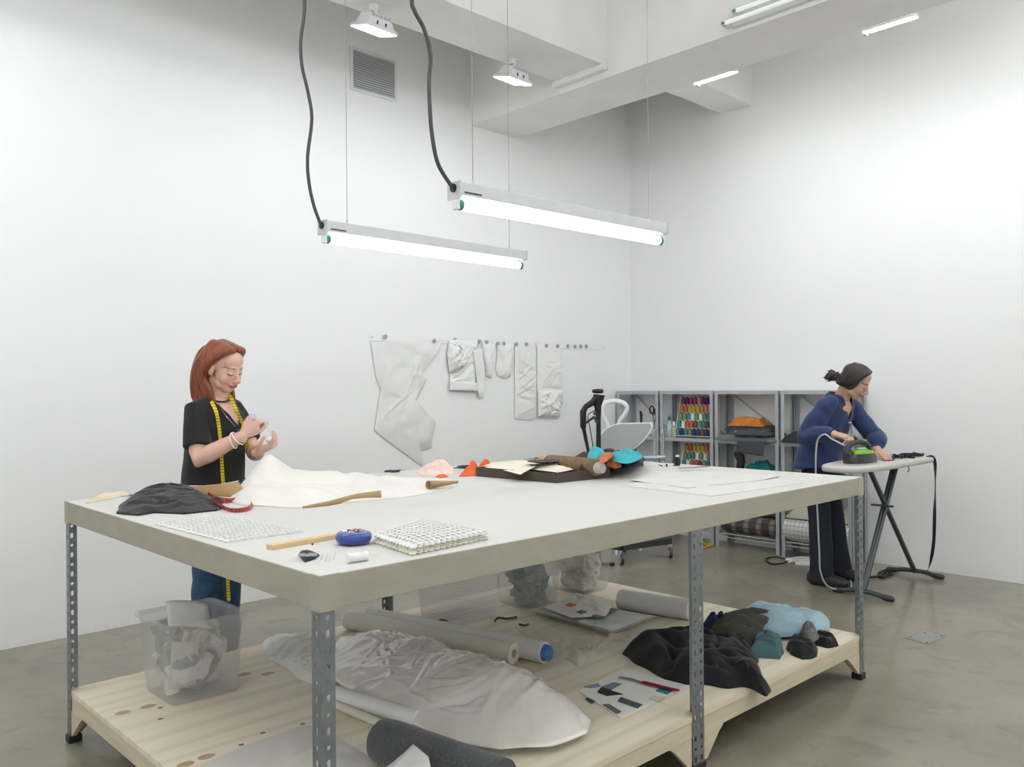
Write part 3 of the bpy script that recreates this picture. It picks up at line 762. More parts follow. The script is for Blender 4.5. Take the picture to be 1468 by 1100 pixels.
for k, (x0, y0, x1, y1) in enumerate(((650, 671, 684, 670), (655, 669, 672, 668))):
    t = MB().tube([T(x0, y0, .004), T((x0 + x1) / 2, (y0 + y1) / 2, .006), T(x1, y1, .004)], [.002, .006, .004], 8).build('hand_tool', m_tool)
    tag(t, ('dark steel tool nearer the orange felt' if k == 0 else 'shorter dark steel tool behind the longer one by orange felt'), 'tool')
# brown box lid
P0, P1, P2 = T(797, 693), T(683, 683), T(874, 685); P3 = P1 + P2 - P0
lid = thing('box_lid', 'shallow dark brown cardboard box lid holding cream linen', 'box', (P0 + P3) / 2)
def side(a, b, h, th=.004):
    mb = MB(); mb.bar(a + Vector((0, 0, h / 2)), b + Vector((0, 0, h / 2)), th, h); return mb.build('side', m_brownbox, lid, smooth=False)
for a, b in ((P0, P1), (P0, P2), (P1, P3), (P2, P3)): side(a, b, .046)
mb = MB(); mb.add([p + Vector((0, 0, z)) for z in (.001, .004) for p in (P0, P1, P3, P2)], [(3, 2, 1, 0), (4, 5, 6, 7), (0, 1, 5, 4), (1, 2, 6, 5), (2, 3, 7, 6), (3, 0, 4, 7)]); mb.build('base', m_brownbox, lid, smooth=False)
loose(((690, 670), (715, 673), (746, 681), (757, 673), (800, 678), (838, 671), (855, 676), (868, 674), (874, 670), (840, 664), (790, 659), (740, 661), (705, 664)), .02, 'linen_pile', m_linen, 'cream linen pieces lying in and over the brown box lid', 'linen', 3, z=TZ + .04, fold=((.3, 5, 1), (2, 6, .8)), rings=16, seg=90)
mb = MB(); c_ = onz(778, 664, TZ + .068); mb.lathe([(.03, 0), (.075, .008), (.078, .011), (.03, .005), (.001, .005)], Matrix.Translation(c_), 28)
o = mb.build('dark_dish', m_black, ang=.9); tag(o, 'shallow black dish on the cream linen', 'dish')
# wooden handled tools at the far edge
for k, (x0, y0, x1, y1) in enumerate(((744, 661, 768, 659), (766, 657, 780, 657))):
    t = thing('wooden_handled_tool', ('thin greenish tool at the far table edge' if k == 0 else 'stubby wooden tool handle beside the brown patterned fabric'), 'tool', T(x0, y0))
    MB().tube([T(x0, y0, .01), T(x0 + 6, y0, .01)], .004, 8).build('shaft', m_tool, t)
    MB().tube([T(x0 + 6, y0 - .3, .01), T((x0 + x1) / 2 + 3, (y0 + y1) / 2, .012), T(x1, y1, .012)], [.006, .011 + .004 * k, .008], 10).build('handle', mat('green_wood' if k == 0 else 'light_wood', '#7b7a4c' if k == 0 else '#c79a62', .5), t)
# brown patterned fabric bolt
m_tweed = mat('brown_tweed', '#7a6548', .85, var=.2, vs=40)
_v = texcoord(m_tweed); overlay(m_tweed, ramp(m_tweed, ntex(m_tweed, _v, 18, 1), .6, .66), '#2c2a2c', .8)
bt = thing('fabric_bolt', 'brown tweed bolt with dark spots and pale cut end', 'fabric', T(820, 668))
a, b = onz(786, 664, TZ + .055), onz(858, 671, TZ + .055)
MB().tube([a.lerp(b, t_) for t_ in (0, .03, .3, .6, .97, 1)], [(.04, .036), (.05, .042), (.052, .044), (.05, .044), (.05, .042), (.042, .036)], 20).build('roll', m_tweed, bt)
MB().tube([b, b + (b - a).normalized() * .03], [(.036, .03), (.02, .024)], 16).build('cut_end', mat('pale_canvas', '#b9b6ae', .8), bt)
# box with bright fabrics
m_teal = mat('turquoise_cloth', '#16a8b4', .8, var=.08, vs=10, sheen=.1); m_purple = mat('aubergine_cloth', '#3d2a35', .8, var=.15)
m_rust = mat('rust_cloth', '#c26a33', .8, var=.1)
Q0, Q1, Q2 = T(880, 676), T(838, 668), T(922, 668); Q3 = Q1 + Q2 - Q0
lid = thing('fabric_box', 'dark box filled with bright folded fabrics at the far table edge', 'box', (Q0 + Q3) / 2)
for a, b in ((Q0, Q1), (Q0, Q2), (Q1, Q3), (Q2, Q3)): side(a, b, .05)
mb = MB(); mb.add([p + Vector((0, 0, z)) for z in (.001, .004) for p in (Q0, Q1, Q3, Q2)], [(3, 2, 1, 0), (4, 5, 6, 7), (0, 1, 5, 4), (1, 2, 6, 5), (2, 3, 7, 6), (3, 0, 4, 7)]); mb.build('base', m_brownbox, lid, smooth=False)
zb_ = TZ + .05
loose(((838, 664), (868, 671), (900, 672), (922, 664), (920, 655), (885, 656), (850, 656), (815, 660)), .06, 'folded_fabric', m_purple, 'aubergine fabric at the bottom of the bright fabric pile', 'fabric', 2, sharp=False, z=zb_ - .01, fold=((.8, 7, 1),), rings=16)
loose(((888, 664), (905, 664), (921, 656), (915, 651), (890, 652), (872, 656)), .034, 'folded_fabric', m_teal, 'turquoise fabric folded on the pile beside the rust piece', 'fabric', 5, sharp=False, z=zb_ + .03, fold=((1.2, 8, 1),), rings=16)
loose(((842, 657), (852, 662), (864, 657), (868, 651), (856, 648), (846, 649)), .028, 'folded_fabric', m_teal, 'turquoise fabric corner beside the brown tweed bolt', 'fabric', 8, sharp=False, z=zb_ + .035, fold=((1.2, 8, 1),), rings=12)
loose(((858, 664), (868, 663), (880, 653), (874, 650), (864, 655)), .02, 'folded_fabric', m_rust, 'rust orange strip between the turquoise fabrics', 'fabric', 9, sharp=False, z=zb_ + .05, rings=10)
loose(((870, 668), (884, 672), (891, 668), (880, 661)), .03, 'folded_fabric', m_rust, 'rust orange fabric hanging over the dark box edge', 'fabric', 12, sharp=False, z=zb_ + .002, rings=10)
# pattern papers
m_patt = mat('pattern_paper', '#d6d4cf', .7, var=.03, vs=9)
_v = texcoord(m_patt, (1, 2.2, 1)); overlay(m_patt, ramp(m_patt, ntex(m_patt, _v, 5, 3, 1.5), .49, .5), '#c9c8c4', .18)
loose(((893, 697), (1021, 712), (1152, 693), (1062, 678), (978, 676)), .006, 'pattern_paper', m_patt, 'large sheet of drawn pattern paper on the table end', 'paper', 2, fold=((.5, 4, 1), (2.0, 3, .7)), rings=20, seg=100, k=5)
loose(((905, 689), (985, 700), (1085, 690), (1120, 683), (1010, 674), (935, 676)), .005, 'pattern_paper', m_patt, 'smaller pattern paper lying on the large pattern sheet', 'paper', 7, z=TZ + .006, fold=((1.1, 5, 1),), rings=18, seg=90, k=5)
a, b = T(975, 675, .012), T(1016, 672, .012); mb = MB(); mb.bar(a + Vector((0, 0, .012)), b + Vector((0, 0, .012)), .03, .003); o = mb.build('steel_ruler', m_steel, smooth=False); tag(o, 'steel ruler on the pattern paper', 'ruler')
rnd = random.Random(3)
for i in range(9):
    p = T(rnd.uniform(938, 966), rnd.uniform(666, 669), .004); o = MB().ell(p, (.006, .006, .004), nu=8, nv=6).build('button', m_dark if i % 3 else m_white)
    tag(o, ('small dark button' if i % 3 else 'small white button') + ' scattered at the far table edge', 'button', 'scattered buttons')
p = T(971, 668); t = thing('thread_jar', 'small black jar with white cap at the far table edge', 'jar', p)
MB().lathe([(.014, 0), (.016, .003), (.016, .045), (.010, .05)], n=16).build('jar', m_black, t, at=(0, 0, 0)); MB().lathe([(.01, .05), (.01, .058), (.002, .06)], n=16).build('cap', m_white, t, at=(0, 0, 0))
# ================================================================== things on the undershelf
m_frost = mat('frosted_plastic', '#dfe0dc', 0.35, var=0.02, alpha=0.22)
m_frost2 = mat('clear_bin_plastic', '#e4e6e4', 0.2, var=0.02, alpha=0.15)
def bin_(x0, x1, y0, y1, h, m_, label, ribs=False):
    t = thing('storage_bin', label, 'storage bin', ((x0 + x1) / 2, (y0 + y1) / 2, SZ))
    mb = MB(); g = .02; n = 8
    def ring(e, z, r=.03):
        pts = []
        for cx, cy, a0 in ((x1 - r + e, y1 - r + e, 0), (x0 + r - e, y1 - r + e, PI / 2), (x0 + r - e, y0 + r - e, PI), (x1 - r + e, y0 + r - e, 1.5 * PI)):
            for k in range(5): pts.append(Vector((cx + r * math.cos(a0 + PI / 2 * k / 4), cy + r * math.sin(a0 + PI / 2 * k / 4), SZ + z)))
        return pts
    out = [ring(-.004, .001), ring(0, .01), ring(g, h)]
    inn = [ring(g - .003, h), ring(-.003, .012), ring(-.007, .004)]
    mb.loft(out + inn); mb.build('body', m_, t, ang=.5)
    mb = MB(); mb.loft([ring(g - .001, h - .02), ring(g + .009, h - .018), ring(g + .01, h - .002), ring(g + .006, h), ring(g - .003, h)], caps=False); mb.build('rim', m_, t, ang=.6)
    if ribs:
        for k in range(12):
            z = .04 + (h - .08) * k / 11; e_ = g * z / h + .001
            MB().tube(ring(e_, z) + ring(e_, z)[:1], .0012, 4, caps=False).build('rib', m_, t)
    return t
def crumple(c, r, seed, m_, name, label, group, squash=(1, 1, 1), cat='paper scrap', sub=3, box=None):
    bm = bmesh.new(); bmesh.ops.create_icosphere(bm, subdivisions=sub, radius=1)
    for v in bm.verts:
        p = v.co.normalized(); n = nz(p.x * 1.6 + seed, p.y * 1.6, p.z * 1.6); n2 = abs(nz(p.x * 3.4, p.y * 3.4 + seed, p.z * 3.4))
        v.co = p * (r * (.8 + .55 * n - .5 * n2 + .1)); v.co = Vector((v.co.x * squash[0], v.co.y * squash[1], v.co.z * squash[2])) + Vector(c)
        if box: v.co = Vector((min(max(v.co.x, box[0] + .008), box[1] - .008), min(max(v.co.y, box[2] + .008), box[3] - .008), max(v.co.z, SZ + .015)))
    me = bpy.data.meshes.new(name); bm.to_mesh(me); bm.free(); me.materials.append(m_)
    o = bpy.data.objects.new(name, me); COL.objects.link(o); tag(o, label, cat, group); return o
m_scr = [mat('cream_scrap', '#d9d2c2', .8, var=.06), mat('grey_scrap', '#a5a6a3', .8, var=.1), mat('white_scrap', '#e4e2dc', .8), mat('blue_grey_scrap', '#7f98a3', .8)]
def fill(x0, x1, y0, y1, h, n, cols, seed, where):
    rnd = random.Random(seed); names = ('cream', 'grey', 'white', 'blue grey')
    for i in range(n):
        r = rnd.uniform(.078, .10); z = SZ + .05 + (h - .08) * (i / max(1, n - 1)) * .8; c_ = cols[i % len(cols)]
        crumple((rnd.uniform(x0 + r * .74, x1 - r * .74), rnd.uniform(y0 + r * .74, y1 - r * .74), z), r, seed + i * 3.7, m_scr[c_], 'paper_scrap', names[c_] + ' crumpled scrap inside the ' + where, names[c_] + ' scraps in the ' + where, box=(x0, x1, y0, y1))
bin_(1.262, 1.535, 3.175, 3.455, .312, m_frost, 'tall frosted plastic bin of crumpled scraps at the open shelf corner')
fill(1.27, 1.53, 3.18, 3.45, .29, 13, (2, 0, 1, 2, 0), 21, 'tall frosted bin')
def leaf(pts, name, m_, label, cat, th=.0015, bend=.015, seed=0, group=None, parent=None):
    """a stiff bent sheet through four corners"""
    A, Bq, C, D = [Vector(p) for p in pts]; n = (Bq - A).cross(D - A).normalized(); mb = MB(); rings = []
    for i in range(9):
        rings.append([A.lerp(Bq, i / 8).lerp(D.lerp(C, i / 8), j / 8) + n * (bend * (math.sin(PI * i / 8) + .5 * nz(i * .4, j * .4, seed))) for j in range(9)])
    mb.loft(rings, caps=False, close=False); o = mb.build(name, m_, parent, solid=th)
    if label: tag(o, label, cat, group)
    return o
leaf(((1.30, 3.30, SZ + .27), (1.44, 3.23, SZ + .25), (1.47, 3.33, SZ + .33), (1.33, 3.40, SZ + .35)), 'paper_sheet', m_scr[2], 'pale folded paper sheet sticking out of the tall frosted bin', 'paper', bend=.01)
leaf(((1.275, 3.24, SZ + .05), (1.36, 3.19, SZ + .06), (1.38, 3.20, SZ + .22), (1.29, 3.24, SZ + .23)), 'paper_sheet', m_scr[0], 'cream paper sheet pressed upright against the frosted bin wall', 'paper', bend=.006)
def centre_bin(px, py, w, h, m_, label, ribs):
    c = S(px, py); bin_(c.x - w / 2, c.x + w / 2, c.y - w / 2, c.y + w / 2, h, m_, label, ribs); return (c.x - w / 2, c.x + w / 2, c.y - w / 2, c.y + w / 2)
b1 = centre_bin(658, 884, .30, .30, m_frost2, 'empty clear ribbed plastic bin on the undershelf', True)
b2 = centre_bin(757, 863, .25, .30, m_frost2, 'clear plastic bin of grey and blue scraps', False)
b3 = centre_bin(832, 844, .25, .30, m_frost2, 'clear plastic bin of cream scraps', False)
fill(*b2, .28, 10, (1, 1, 2, 3, 1), 31, 'bin of grey and blue scraps')
fill(*b3, .28, 10, (0, 2, 0, 0), 41, 'bin of cream scraps')

# rolls
m_roll = mat('cream_roll_paper', '#e2dccd', .6, var=.03); m_core = mat('cardboard_core', '#6d6354', .8); m_bluep = mat('blue_plastic_wrap', '#3f74b4', .25, var=.25, vs=40, coat=.4)
def roll(a, b, r, m_, label, core=True, m_end=None, open_r=.4):
    a = Vector(a) + Vector((0, 0, r)); b = Vector(b) + Vector((0, 0, r)); d = (b - a).normalized()
    t = thing('paper_roll', label, 'roll', (a.x, a.y, SZ))
    mb = MB(); mb.tube([b, b - d * .0006, b - d * .0012, a + d * .0012, a + d * .0006, a], [r * open_r, r * .97, r, r, r * .97, r * open_r], 28, caps=False); 
    mb.tube([b, b - d * .25], [r * open_r, r * open_r], 20, caps=False); mb.build('roll', m_, t, ang=.6)
    c = MB(); c.tube([b - d * .06, b - d * .061], [r * open_r, r * open_r * .9], 18); c.build('core', m_end or m_core, t)
    return t, a, b
roll(S(500, 902), S(737, 953), .046, m_roll, 'cream paper roll with hollow core lying on the undershelf')
t, a, b = roll(S(530, 897), S(781, 951), .046, m_paper, 'white paper roll with blue wrap in its end', m_end=m_bluep, open_r=.8)
d = (b - a).normalized()
mb = MB(); mb.tube([b - d * .06, b - d * .01, b + d * .025, b + d * .03], [.036, .038, .032, .01], 18); mb.build('blue_wrap', m_bluep, t)
roll(S(889, 873), S(990, 889), .052, m_paper, 'short thick white paper roll beside the black fabric pile', open_r=.3)
roll(S(478, 1008), S(600, 1046), .033, m_paper, 'white paper roll under the plastic wrapped bundle')
roll(S(480, 1016), S(560, 1050), .016, m_paperc, 'thin cream paper roll beside the plastic wrapped bundle')

# big bundle in clear plastic
m_bag = mat('milky_plastic_wrap', '#ece8de', .22, var=.06, vs=5, coat=.6, alpha=.9, bump=.35, bs=18, spec=.6)
q = [S(*p) for p in ((486, 925), (520, 915), (580, 925), (650, 950), (715, 985), (790, 1010), (850, 1046), (838, 1062), (790, 1082), (720, 1088), (650, 1078), (580, 1048), (520, 1015), (478, 985), (470, 950))]
o = welded(heap(q, SZ + .03, .10, seed=14, folds=((-.6, 2.2, 1.0), (-.3, 7, .55), (.6, 5, .45)), k=3, rings=64, seg=230, lat=.014, low=.6, warp=1.0, wf=6, creases=110, ch=.011, cw=(.004,.016), clen=(.08,.4), nscale=2.2, spread=1.2, jag=.025, sharp=True,
   bumps=[(S(x, y).x, S(x, y).y, h_, .13) for x, y, h_ in ((540, 952, .04), (600, 972, .05), (660, 1000, .05), (720, 1025, .045), (780, 1045, .04))]), 'wrapped_bundle', m_bag)
tag(o, 'large bundle wrapped in crinkled milky plastic on the undershelf', 'bundle')
# papers at the open side
U = SZ
loose(((375, 924), (385, 915), (446, 910), (482, 925), (478, 945), (440, 944), (382, 940)), .03, 'crumpled_paper', m_paper, 'crumpled white paper nearest the frosted bin', 'paper', 21, z=U, rings=24, seg=110, fold=((.8, 6, 1), (2.1, 5, 1)), creases=40, ch=.014)
loose(((378, 945), (420, 943), (478, 945), (486, 970), (462, 987), (430, 975), (410, 958)), .03, 'crumpled_paper', m_paper, 'crumpled white paper under the wrapped bundle', 'paper', 25, z=U, rings=24, seg=110, fold=((.8, 5, 1), (2.1, 4, 1)), creases=40, ch=.014)
loose(((282, 1102), (360, 1066), (438, 1040), (482, 1056), (545, 1095), (500, 1150), (360, 1160)), .012, 'paper_sheet', mat('greyish_paper', '#d5d2ca', .75, var=.03), 'large flat greyish paper sheet at the shelf edge', 'paper', 27, z=U, rings=16, seg=80, k=5)
# dark felt roll
m_felt = mat('charcoal_felt', '#4d4e50', .95, var=.3, vs=120, sheen=.2, bump=.2, bs=200)
a, b = S(548, 1092), S(720, 1160); r = .07; d = (b - a).normalized(); a = a + Vector((0, 0, r)); b = b + Vector((0, 0, r))
o = MB().tube([a - d * .015, a - d * .012, a, a + d * .05, a.lerp(b, .5), b], [r * .5, r * .8, r * .95, r, r, r], 30).build('felt_roll', m_felt, ang=1.2); tag(o, 'charcoal felt roll at the shelf edge below the bundle', 'roll')
A_ = onz(553, 1100, SZ + .10); B2 = onz(592, 1067, SZ + .14); C2 = onz(614, 1085, SZ + .145); D2 = onz(622, 1125, SZ + .146)
leaf((A_, B2, C2, D2), 'paper_sheet', m_paper, 'white folded paper lying on the charcoal felt roll', 'paper', bend=.004)

# plastic sleeves with swatches, tan paper, swatch card
m_sleeve = mat('clear_sleeve', '#e3e4e1', .12, var=.02, alpha=.5, coat=.5)
for i in range(4):
    dx = i * 2
    loose(((758 + dx, 875), (812, 862 - i), (941 - dx, 884), (877, 911 - i * 2)), .004, 'plastic_sleeve', m_sleeve, 'clear plastic sleeve, ' + ('bottom', 'second from bottom', 'second from top', 'topmost')[i] + ' of the stack under white tissue', 'sleeve', 30 + i, z=U + .012 + i * .008, rings=8, seg=50, group='stacked plastic sleeves', k=6)
loose(((742, 901), (790, 905), (880, 914), (942, 900), (960, 905), (925, 917), (884, 938), (829, 957), (812, 943), (800, 945), (770, 930)), .02, 'tissue_paper', m_paperc, 'large crumpled cream tissue paper under the sleeve stack', 'paper', 33, z=U, rings=26, seg=130, fold=((.7, 5, 1), (2.2, 5, 1)), k=3.5, creases=60, ch=.011, cw=(.006,.02))
loose(((780, 872), (815, 858), (826, 851), (846, 858), (880, 866), (868, 884), (820, 886)), .03, 'tissue_paper', m_paper, 'crumpled white tissue on top of the sleeve stack', 'paper', 36, z=U + .046, rings=16, seg=80, fold=((.7, 9, 1), (2.2, 7, 1)))
for k, (x, y, c_) in enumerate(((818, 868, '#d07a45'), (833, 878, '#6f6f70'), (878, 875, '#7b8288'), (855, 884, '#a58a72'))):
    loose(((x - 8, y), (x, y - 3), (x + 9, y), (x, y + 3)), .006, 'fabric_swatch', mat('sleeve_swatch_%d' % k, c_, .8), ('orange', 'dark grey', 'blue grey', 'brown')[k] + ' fabric swatch lying on the sleeve stack', 'swatch', k, z=U + .085 if k < 2 else U + .046, rings=4, seg=24)
card = thing('swatch_card', 'white card with grey and teal fabric swatches at the shelf edge', 'card', S(900, 1000))
cq = [S(*p) for p in ((829, 992), (892, 960), (986, 984), (890, 1031))]
mb = MB(); mb.add([p + Vector((0, 0, z)) for z in (.0005, .0035) for p in cq], [(3, 2, 1, 0), (4, 5, 6, 7), (0, 1, 5, 4), (1, 2, 6, 5), (2, 3, 7, 6), (3, 0, 4, 7)]); mb.build('card', m_paper, card, smooth=False)
sw = [((837, 985), (858, 980), (861, 985), (846, 987), '#8d949b'), ((862, 985), (880, 979), (892, 981), (876, 990), '#79828b'), ((856, 993), (862, 986), (893, 996), (870, 998), '#2a292b'), ((885, 1006), (890, 1000), (921, 1011), (914, 1016), '#49585a'),
      ((864, 1011), (873, 1010), (891, 1021), (884, 1024), '#6a6a6a'), ((839, 1002), (843, 1001), (853, 1006), (849, 1009), '#454a4e'), ((940, 991), (946, 987), (964, 991), (957, 996), '#1f7f86'), ((930, 1003), (936, 998), (955, 1000), (945, 1006), '#cfc3b0')]
for k, s in enumerate(sw):
    p = [onz(x, y, SZ + .004) for x, y in s[:4]]
    mb = MB(); mb.add([v + Vector((0, 0, z)) for z in (0, .002) for v in p], [(3, 2, 1, 0), (4, 5, 6, 7), (0, 1, 5, 4), (1, 2, 6, 5), (2, 3, 7, 6), (3, 0, 4, 7)]); mb.build('swatch', mat('swatch_%d' % k, s[4], .9, var=.1, vs=60), card, smooth=False)
kn = thing('seam_knife', 'slim steel tool with dark red handle lying on the swatch card', 'knife', S(930, 980))
MB().tube([onz(887, 973, SZ + .009), onz(888, 971, SZ + .009), onz(905, 974, SZ + .01), onz(921, 979, SZ + .01)], [.002, .004, .006, .006], 8, flat=.5).build('blade', m_steel, kn)
MB().tube([onz(920, 978, SZ + .012), onz(925, 979, SZ + .012), onz(960, 988, SZ + .012), onz(974, 990, SZ + .012)], [.005, .009, .009, .006], 10, flat=.7).build('handle', mat('dark_red_handle', '#7c1420', .35), kn)

# dark fabrics
m_black2 = mat('black_wool', '#141415', .9, var=.3, vs=9, sheen=.12)
m_olive = mat('olive_grey_cloth', '#4b4a41', .85, var=.1); m_tealc = mat('dusty_teal_cloth', '#4d6a6f', .85, var=.08)
m_lblue = mat('light_blue_cotton', '#a5c0cb', .8, var=.05); m_navyc = mat('navy_cloth', '#1c2450', .85); m_lace = mat('grey_lace', '#6f6f6e', .9, var=.35, vs=60)
loose(((898, 935), (900, 944), (940, 967), (973, 981), (1010, 983), (1043, 988), (1071, 987), (1103, 1000), (1094, 975), (1085, 958), (1088, 943), (1080, 928), (1040, 918), (985, 920), (930, 925)), .13, 'black_fabric_pile', m_black2, 'large heap of black fabric spilling to the shelf edge', 'fabric', 44, sharp=False, z=U,
      fold=((2.6, 3.0, 1), (1.3, 4.5, .8)), rings=50, seg=190, lat=.025, low=.45, k=4.5, warp=.9, wf=4, creases=60, ch=.035, cw=(.012,.035))
loose(((1012, 916), (1060, 926), (1108, 916), (1128, 903), (1090, 893), (1040, 896)), .09, 'olive_fabric', m_olive, 'olive grey fabric folded behind the black heap', 'fabric', 47, sharp=False, z=U, fold=((2.0, 5, 1),), rings=20, seg=80, low=.6, k=4)
loose(((1005, 902), (1030, 908), (1048, 902), (1040, 893), (1015, 894)), .06, 'navy_fabric', m_navyc, 'navy fabric peeking out behind the black heap', 'fabric', 48, sharp=False, z=U, rings=14, low=.6)
loose(((1074, 943), (1118, 946), (1124, 937), (1120, 925), (1085, 922)), .06, 'teal_fabric', m_tealc, 'folded dusty teal fabric beside the black heap', 'fabric', 51, z=U, fold=((2.4, 3, 1),), rings=16, seg=70, low=.7, k=7, edge=.008)
loose(((1060, 893), (1100, 912), (1150, 912), (1185, 905), (1184, 893), (1130, 884), (1075, 880)), .055, 'blue_garment', m_lblue, 'light blue cotton garment laid on the dark fabrics', 'garment', 53, sharp=False, z=U + .02, fold=((2.2, 4, 1),), rings=20, seg=90, low=.65, k=5, edge=.02)
loose(((1127, 935), (1150, 946), (1172, 942), (1170, 930), (1150, 918), (1132, 920)), .055, 'black_bundle', m_black2, 'black cloth bundle beside the folded teal fabric', 'fabric', 55, sharp=True, z=U, fold=((1.5, 8, 1),), rings=24, seg=100, low=.6, k=4, jag=.12, ch=.012)
loose(((1166, 925), (1185, 930), (1200, 926), (1196, 915), (1178, 907), (1165, 912)), .05, 'black_bundle', m_black2, 'black cloth bundle under the light blue garment cuff', 'fabric', 57, sharp=True, z=U, fold=((1.1, 8, 1),), rings=24, seg=100, low=.6, k=4, jag=.12, ch=.012)
loose(((1146, 913), (1160, 922), (1174, 915), (1168, 905), (1152, 904)), .05, 'lace_scrap', m_lace, 'grey lace scrap between the black bundles', 'fabric scrap', 59, sharp=False, z=U + .04, fold=((1.1, 12, 1), (2.5, 12, 1)), rings=14, seg=60)
m_strip = mat('brown_leather_strip', '#4d3a2b', .7)
for k, pts in enumerate((((709, 891), (714, 886), (727, 887), (741, 885)), ((744, 895), (752, 897), (758, 895)), ((625, 893), (632, 889), (640, 890), (643, 894)))):
    o = ribbon([S(x, y, .006) for x, y in pts], .01, .002, 20).build('leather_strip', m_strip); tag(o, 'curled dark brown strip ' + ('beside the bin of grey and blue scraps', 'beside the sleeve stack', 'in front of the clear ribbed bin')[k], 'strip')
# ================================================================== wall rail, magnets and hung pieces
def fp(px, py, d): return ray(px, py) * d + Vector((0, 0, CAMH))
W4 = lambda x, y: (500 + x / 3.67, 460 + y / 3.67)
m_rail = mat('white_steel_strip', '#efefee', .4, 0, var=.01)
rail = thing('magnet_rail', 'long thin white steel strip screwed to the wall', 'rail', (4.9, YW, 1.785))
MB().box(3.548, 6.26, YW - .004, YW, 1.757, 1.812).build('strip', m_rail, rail, smooth=False, bevel=.001)
for x in (3.575, 4.38, 5.3, 6.24):
    MB().cyl((x, YW - .006, 1.785), (x, YW - .003, 1.785), .005, 10).build('screw', m_steel, rail)
m_mag = mat('silver_magnet', '#a9abac', .3, .7, var=.03)
mags = ((185, 84), (443, 107), (553, 100), (680, 110), (718, 113), (778, 121), (808, 120), (874, 124), (928, 123), (1033, 135), (1092, 137), (1149, 133), (1186, 135), (1217, 134), (1246, 134))
WH = ['round silver magnet holding the large paper pattern', 'round silver magnet holding the ruffled white sample', 'round silver magnet holding the small white pockets', 'round silver magnet holding the long white sample', 'round silver magnet on the empty end of the wall strip']
for i, (x, y) in enumerate(mags):
    p = onY(*W4(x, y), YW); z = min(max(p.z, 1.775), 1.795); k = 0 if i < 2 else 1 if i < 4 else 2 if i < 7 else 3 if i < 11 else 4
    dpt = YW - .004 if k == 4 else YW - .013
    mb = MB(); mb.cyl((p.x, dpt, z), (p.x, dpt - .012, z), .016, 18); o = mb.build('magnet', m_mag, bevel=.002)
    tag(o, WH[k], 'magnet', 'magnets: ' + WH[k][27:])
m_sheetp = mat('thin_pattern_paper', '#e6e6e4', .7, var=.02, vs=4)
m_calico = mat('white_calico', '#eaeae8', .8, var=.02, vs=12)
def hung(px, H, name, m_, label, cat, off=.006, seed=1, parent=None, part=None, **kw):
    poly = [onY(*W4(x, y), YW) for x, y in px]
    mb = heap([(p.x, p.z) for p in poly], 0, H, seed=seed, sharp=True, edge=kw.pop('edge', .003), lat=kw.pop('lat', .003), rings=kw.pop('rings', 26), seg=kw.pop('seg', 130), low=kw.pop('low', .4), k=kw.pop('k', 6), **kw)
    mb.v = [(x, YW - off - z, y) for x, y, z in mb.v]
    o = welded(mb, part or name, m_, parent, ang=.9)
    if not part: tag(o, label, cat)
    return o
hung(((112, 110), (470, 102), (488, 112), (335, 232), (405, 312), (330, 455), (456, 540), (438, 610), (432, 668), (345, 690), (385, 768), (160, 600), (132, 575), (150, 450), (165, 360), (140, 300)), .03, 'paper_pattern', m_sheetp,
     'large angular translucent paper pattern hanging on the wall', 'paper', seed=3, folds=((0.02, 1, 1), (.8, 1, 1)), creases=40, ch=.006, cw=(.006, .03), k=8, low=.1)
t = thing('fabric_sample', 'ruffled white calico sample with tied bow and square flap', 'sample', onY(*W4(600, 110), YW))
hung(((522, 100), (680, 105), (665, 200), (668, 372), (522, 365), (530, 300), (515, 180)), .025, 'x', m_calico, '', '', parent=t, part='panel', seed=5, creases=24, ch=.01)
hung(((520, 110), (560, 95), (600, 150), (628, 190), (600, 240), (560, 280), (520, 270), (510, 180)), .05, 'x', m_calico, '', '', off=.02, parent=t, part='ruffle', seed=6, creases=40, ch=.03, folds=((.8, 1, 1), (2.2, 1, 1)), k=3)
hung(((520, 318), (668, 330), (668, 372), (520, 365)), .012, 'x', m_calico, '', '', off=.03, parent=t, part='hem', seed=7, creases=6, ch=.003)
hung(((640, 155), (690, 150), (705, 270), (696, 405), (672, 400), (660, 300)), .02, 'x', m_calico, '', '', off=.026, parent=t, part='tail', seed=8, creases=12, ch=.008, folds=((1.57, 1, 1),))
hung(((695, 110), (762, 125), (765, 200), (745, 305), (718, 290), (705, 200)), .03, 'pocket_sample', m_calico, 'narrow pointed white pocket sample on the wall', 'sample', seed=9, creases=14, ch=.012, folds=((1.4, 1, 1),))
hung(((775, 115), (865, 118), (866, 210), (850, 290), (822, 308), (780, 290), (768, 250), (778, 200)), .03, 'pocket_sample', m_calico, 'rounded white pocket sample on the wall', 'sample', seed=10, creases=16, ch=.01, folds=((1.5, 1, 1),))
hung(((868, 120), (980, 125), (985, 300), (982, 510), (960, 522), (872, 516)), .02, 'long_sample', m_calico, 'long plain white cloth sample on the wall', 'sample', seed=11, creases=26, ch=.009, folds=((0.05, 1, 1),))
t = thing('patched_sample', 'white cloth panel with stitched patch pockets and tabs', 'sample', onY(*W4(1040, 130), YW))
hung(((988, 130), (1112, 135), (1112, 350), (1095, 515), (988, 512)), .02, 'x', m_calico, '', '', parent=t, part='panel', seed=12, creases=16, ch=.007)
hung(((1000, 225), (1110, 215), (1108, 360), (1000, 358)), .03, 'x', m_calico, '', '', off=.018, parent=t, part='patch_pocket', seed=13, creases=12, ch=.01)
hung(((985, 365), (1112, 362), (1118, 420), (1100, 505), (990, 505)), .04, 'x', m_calico, '', '', off=.018, parent=t, part='patch_pocket', seed=14, creases=24, ch=.02, folds=((.5, 1, 1), (2.2, 1, 1)))

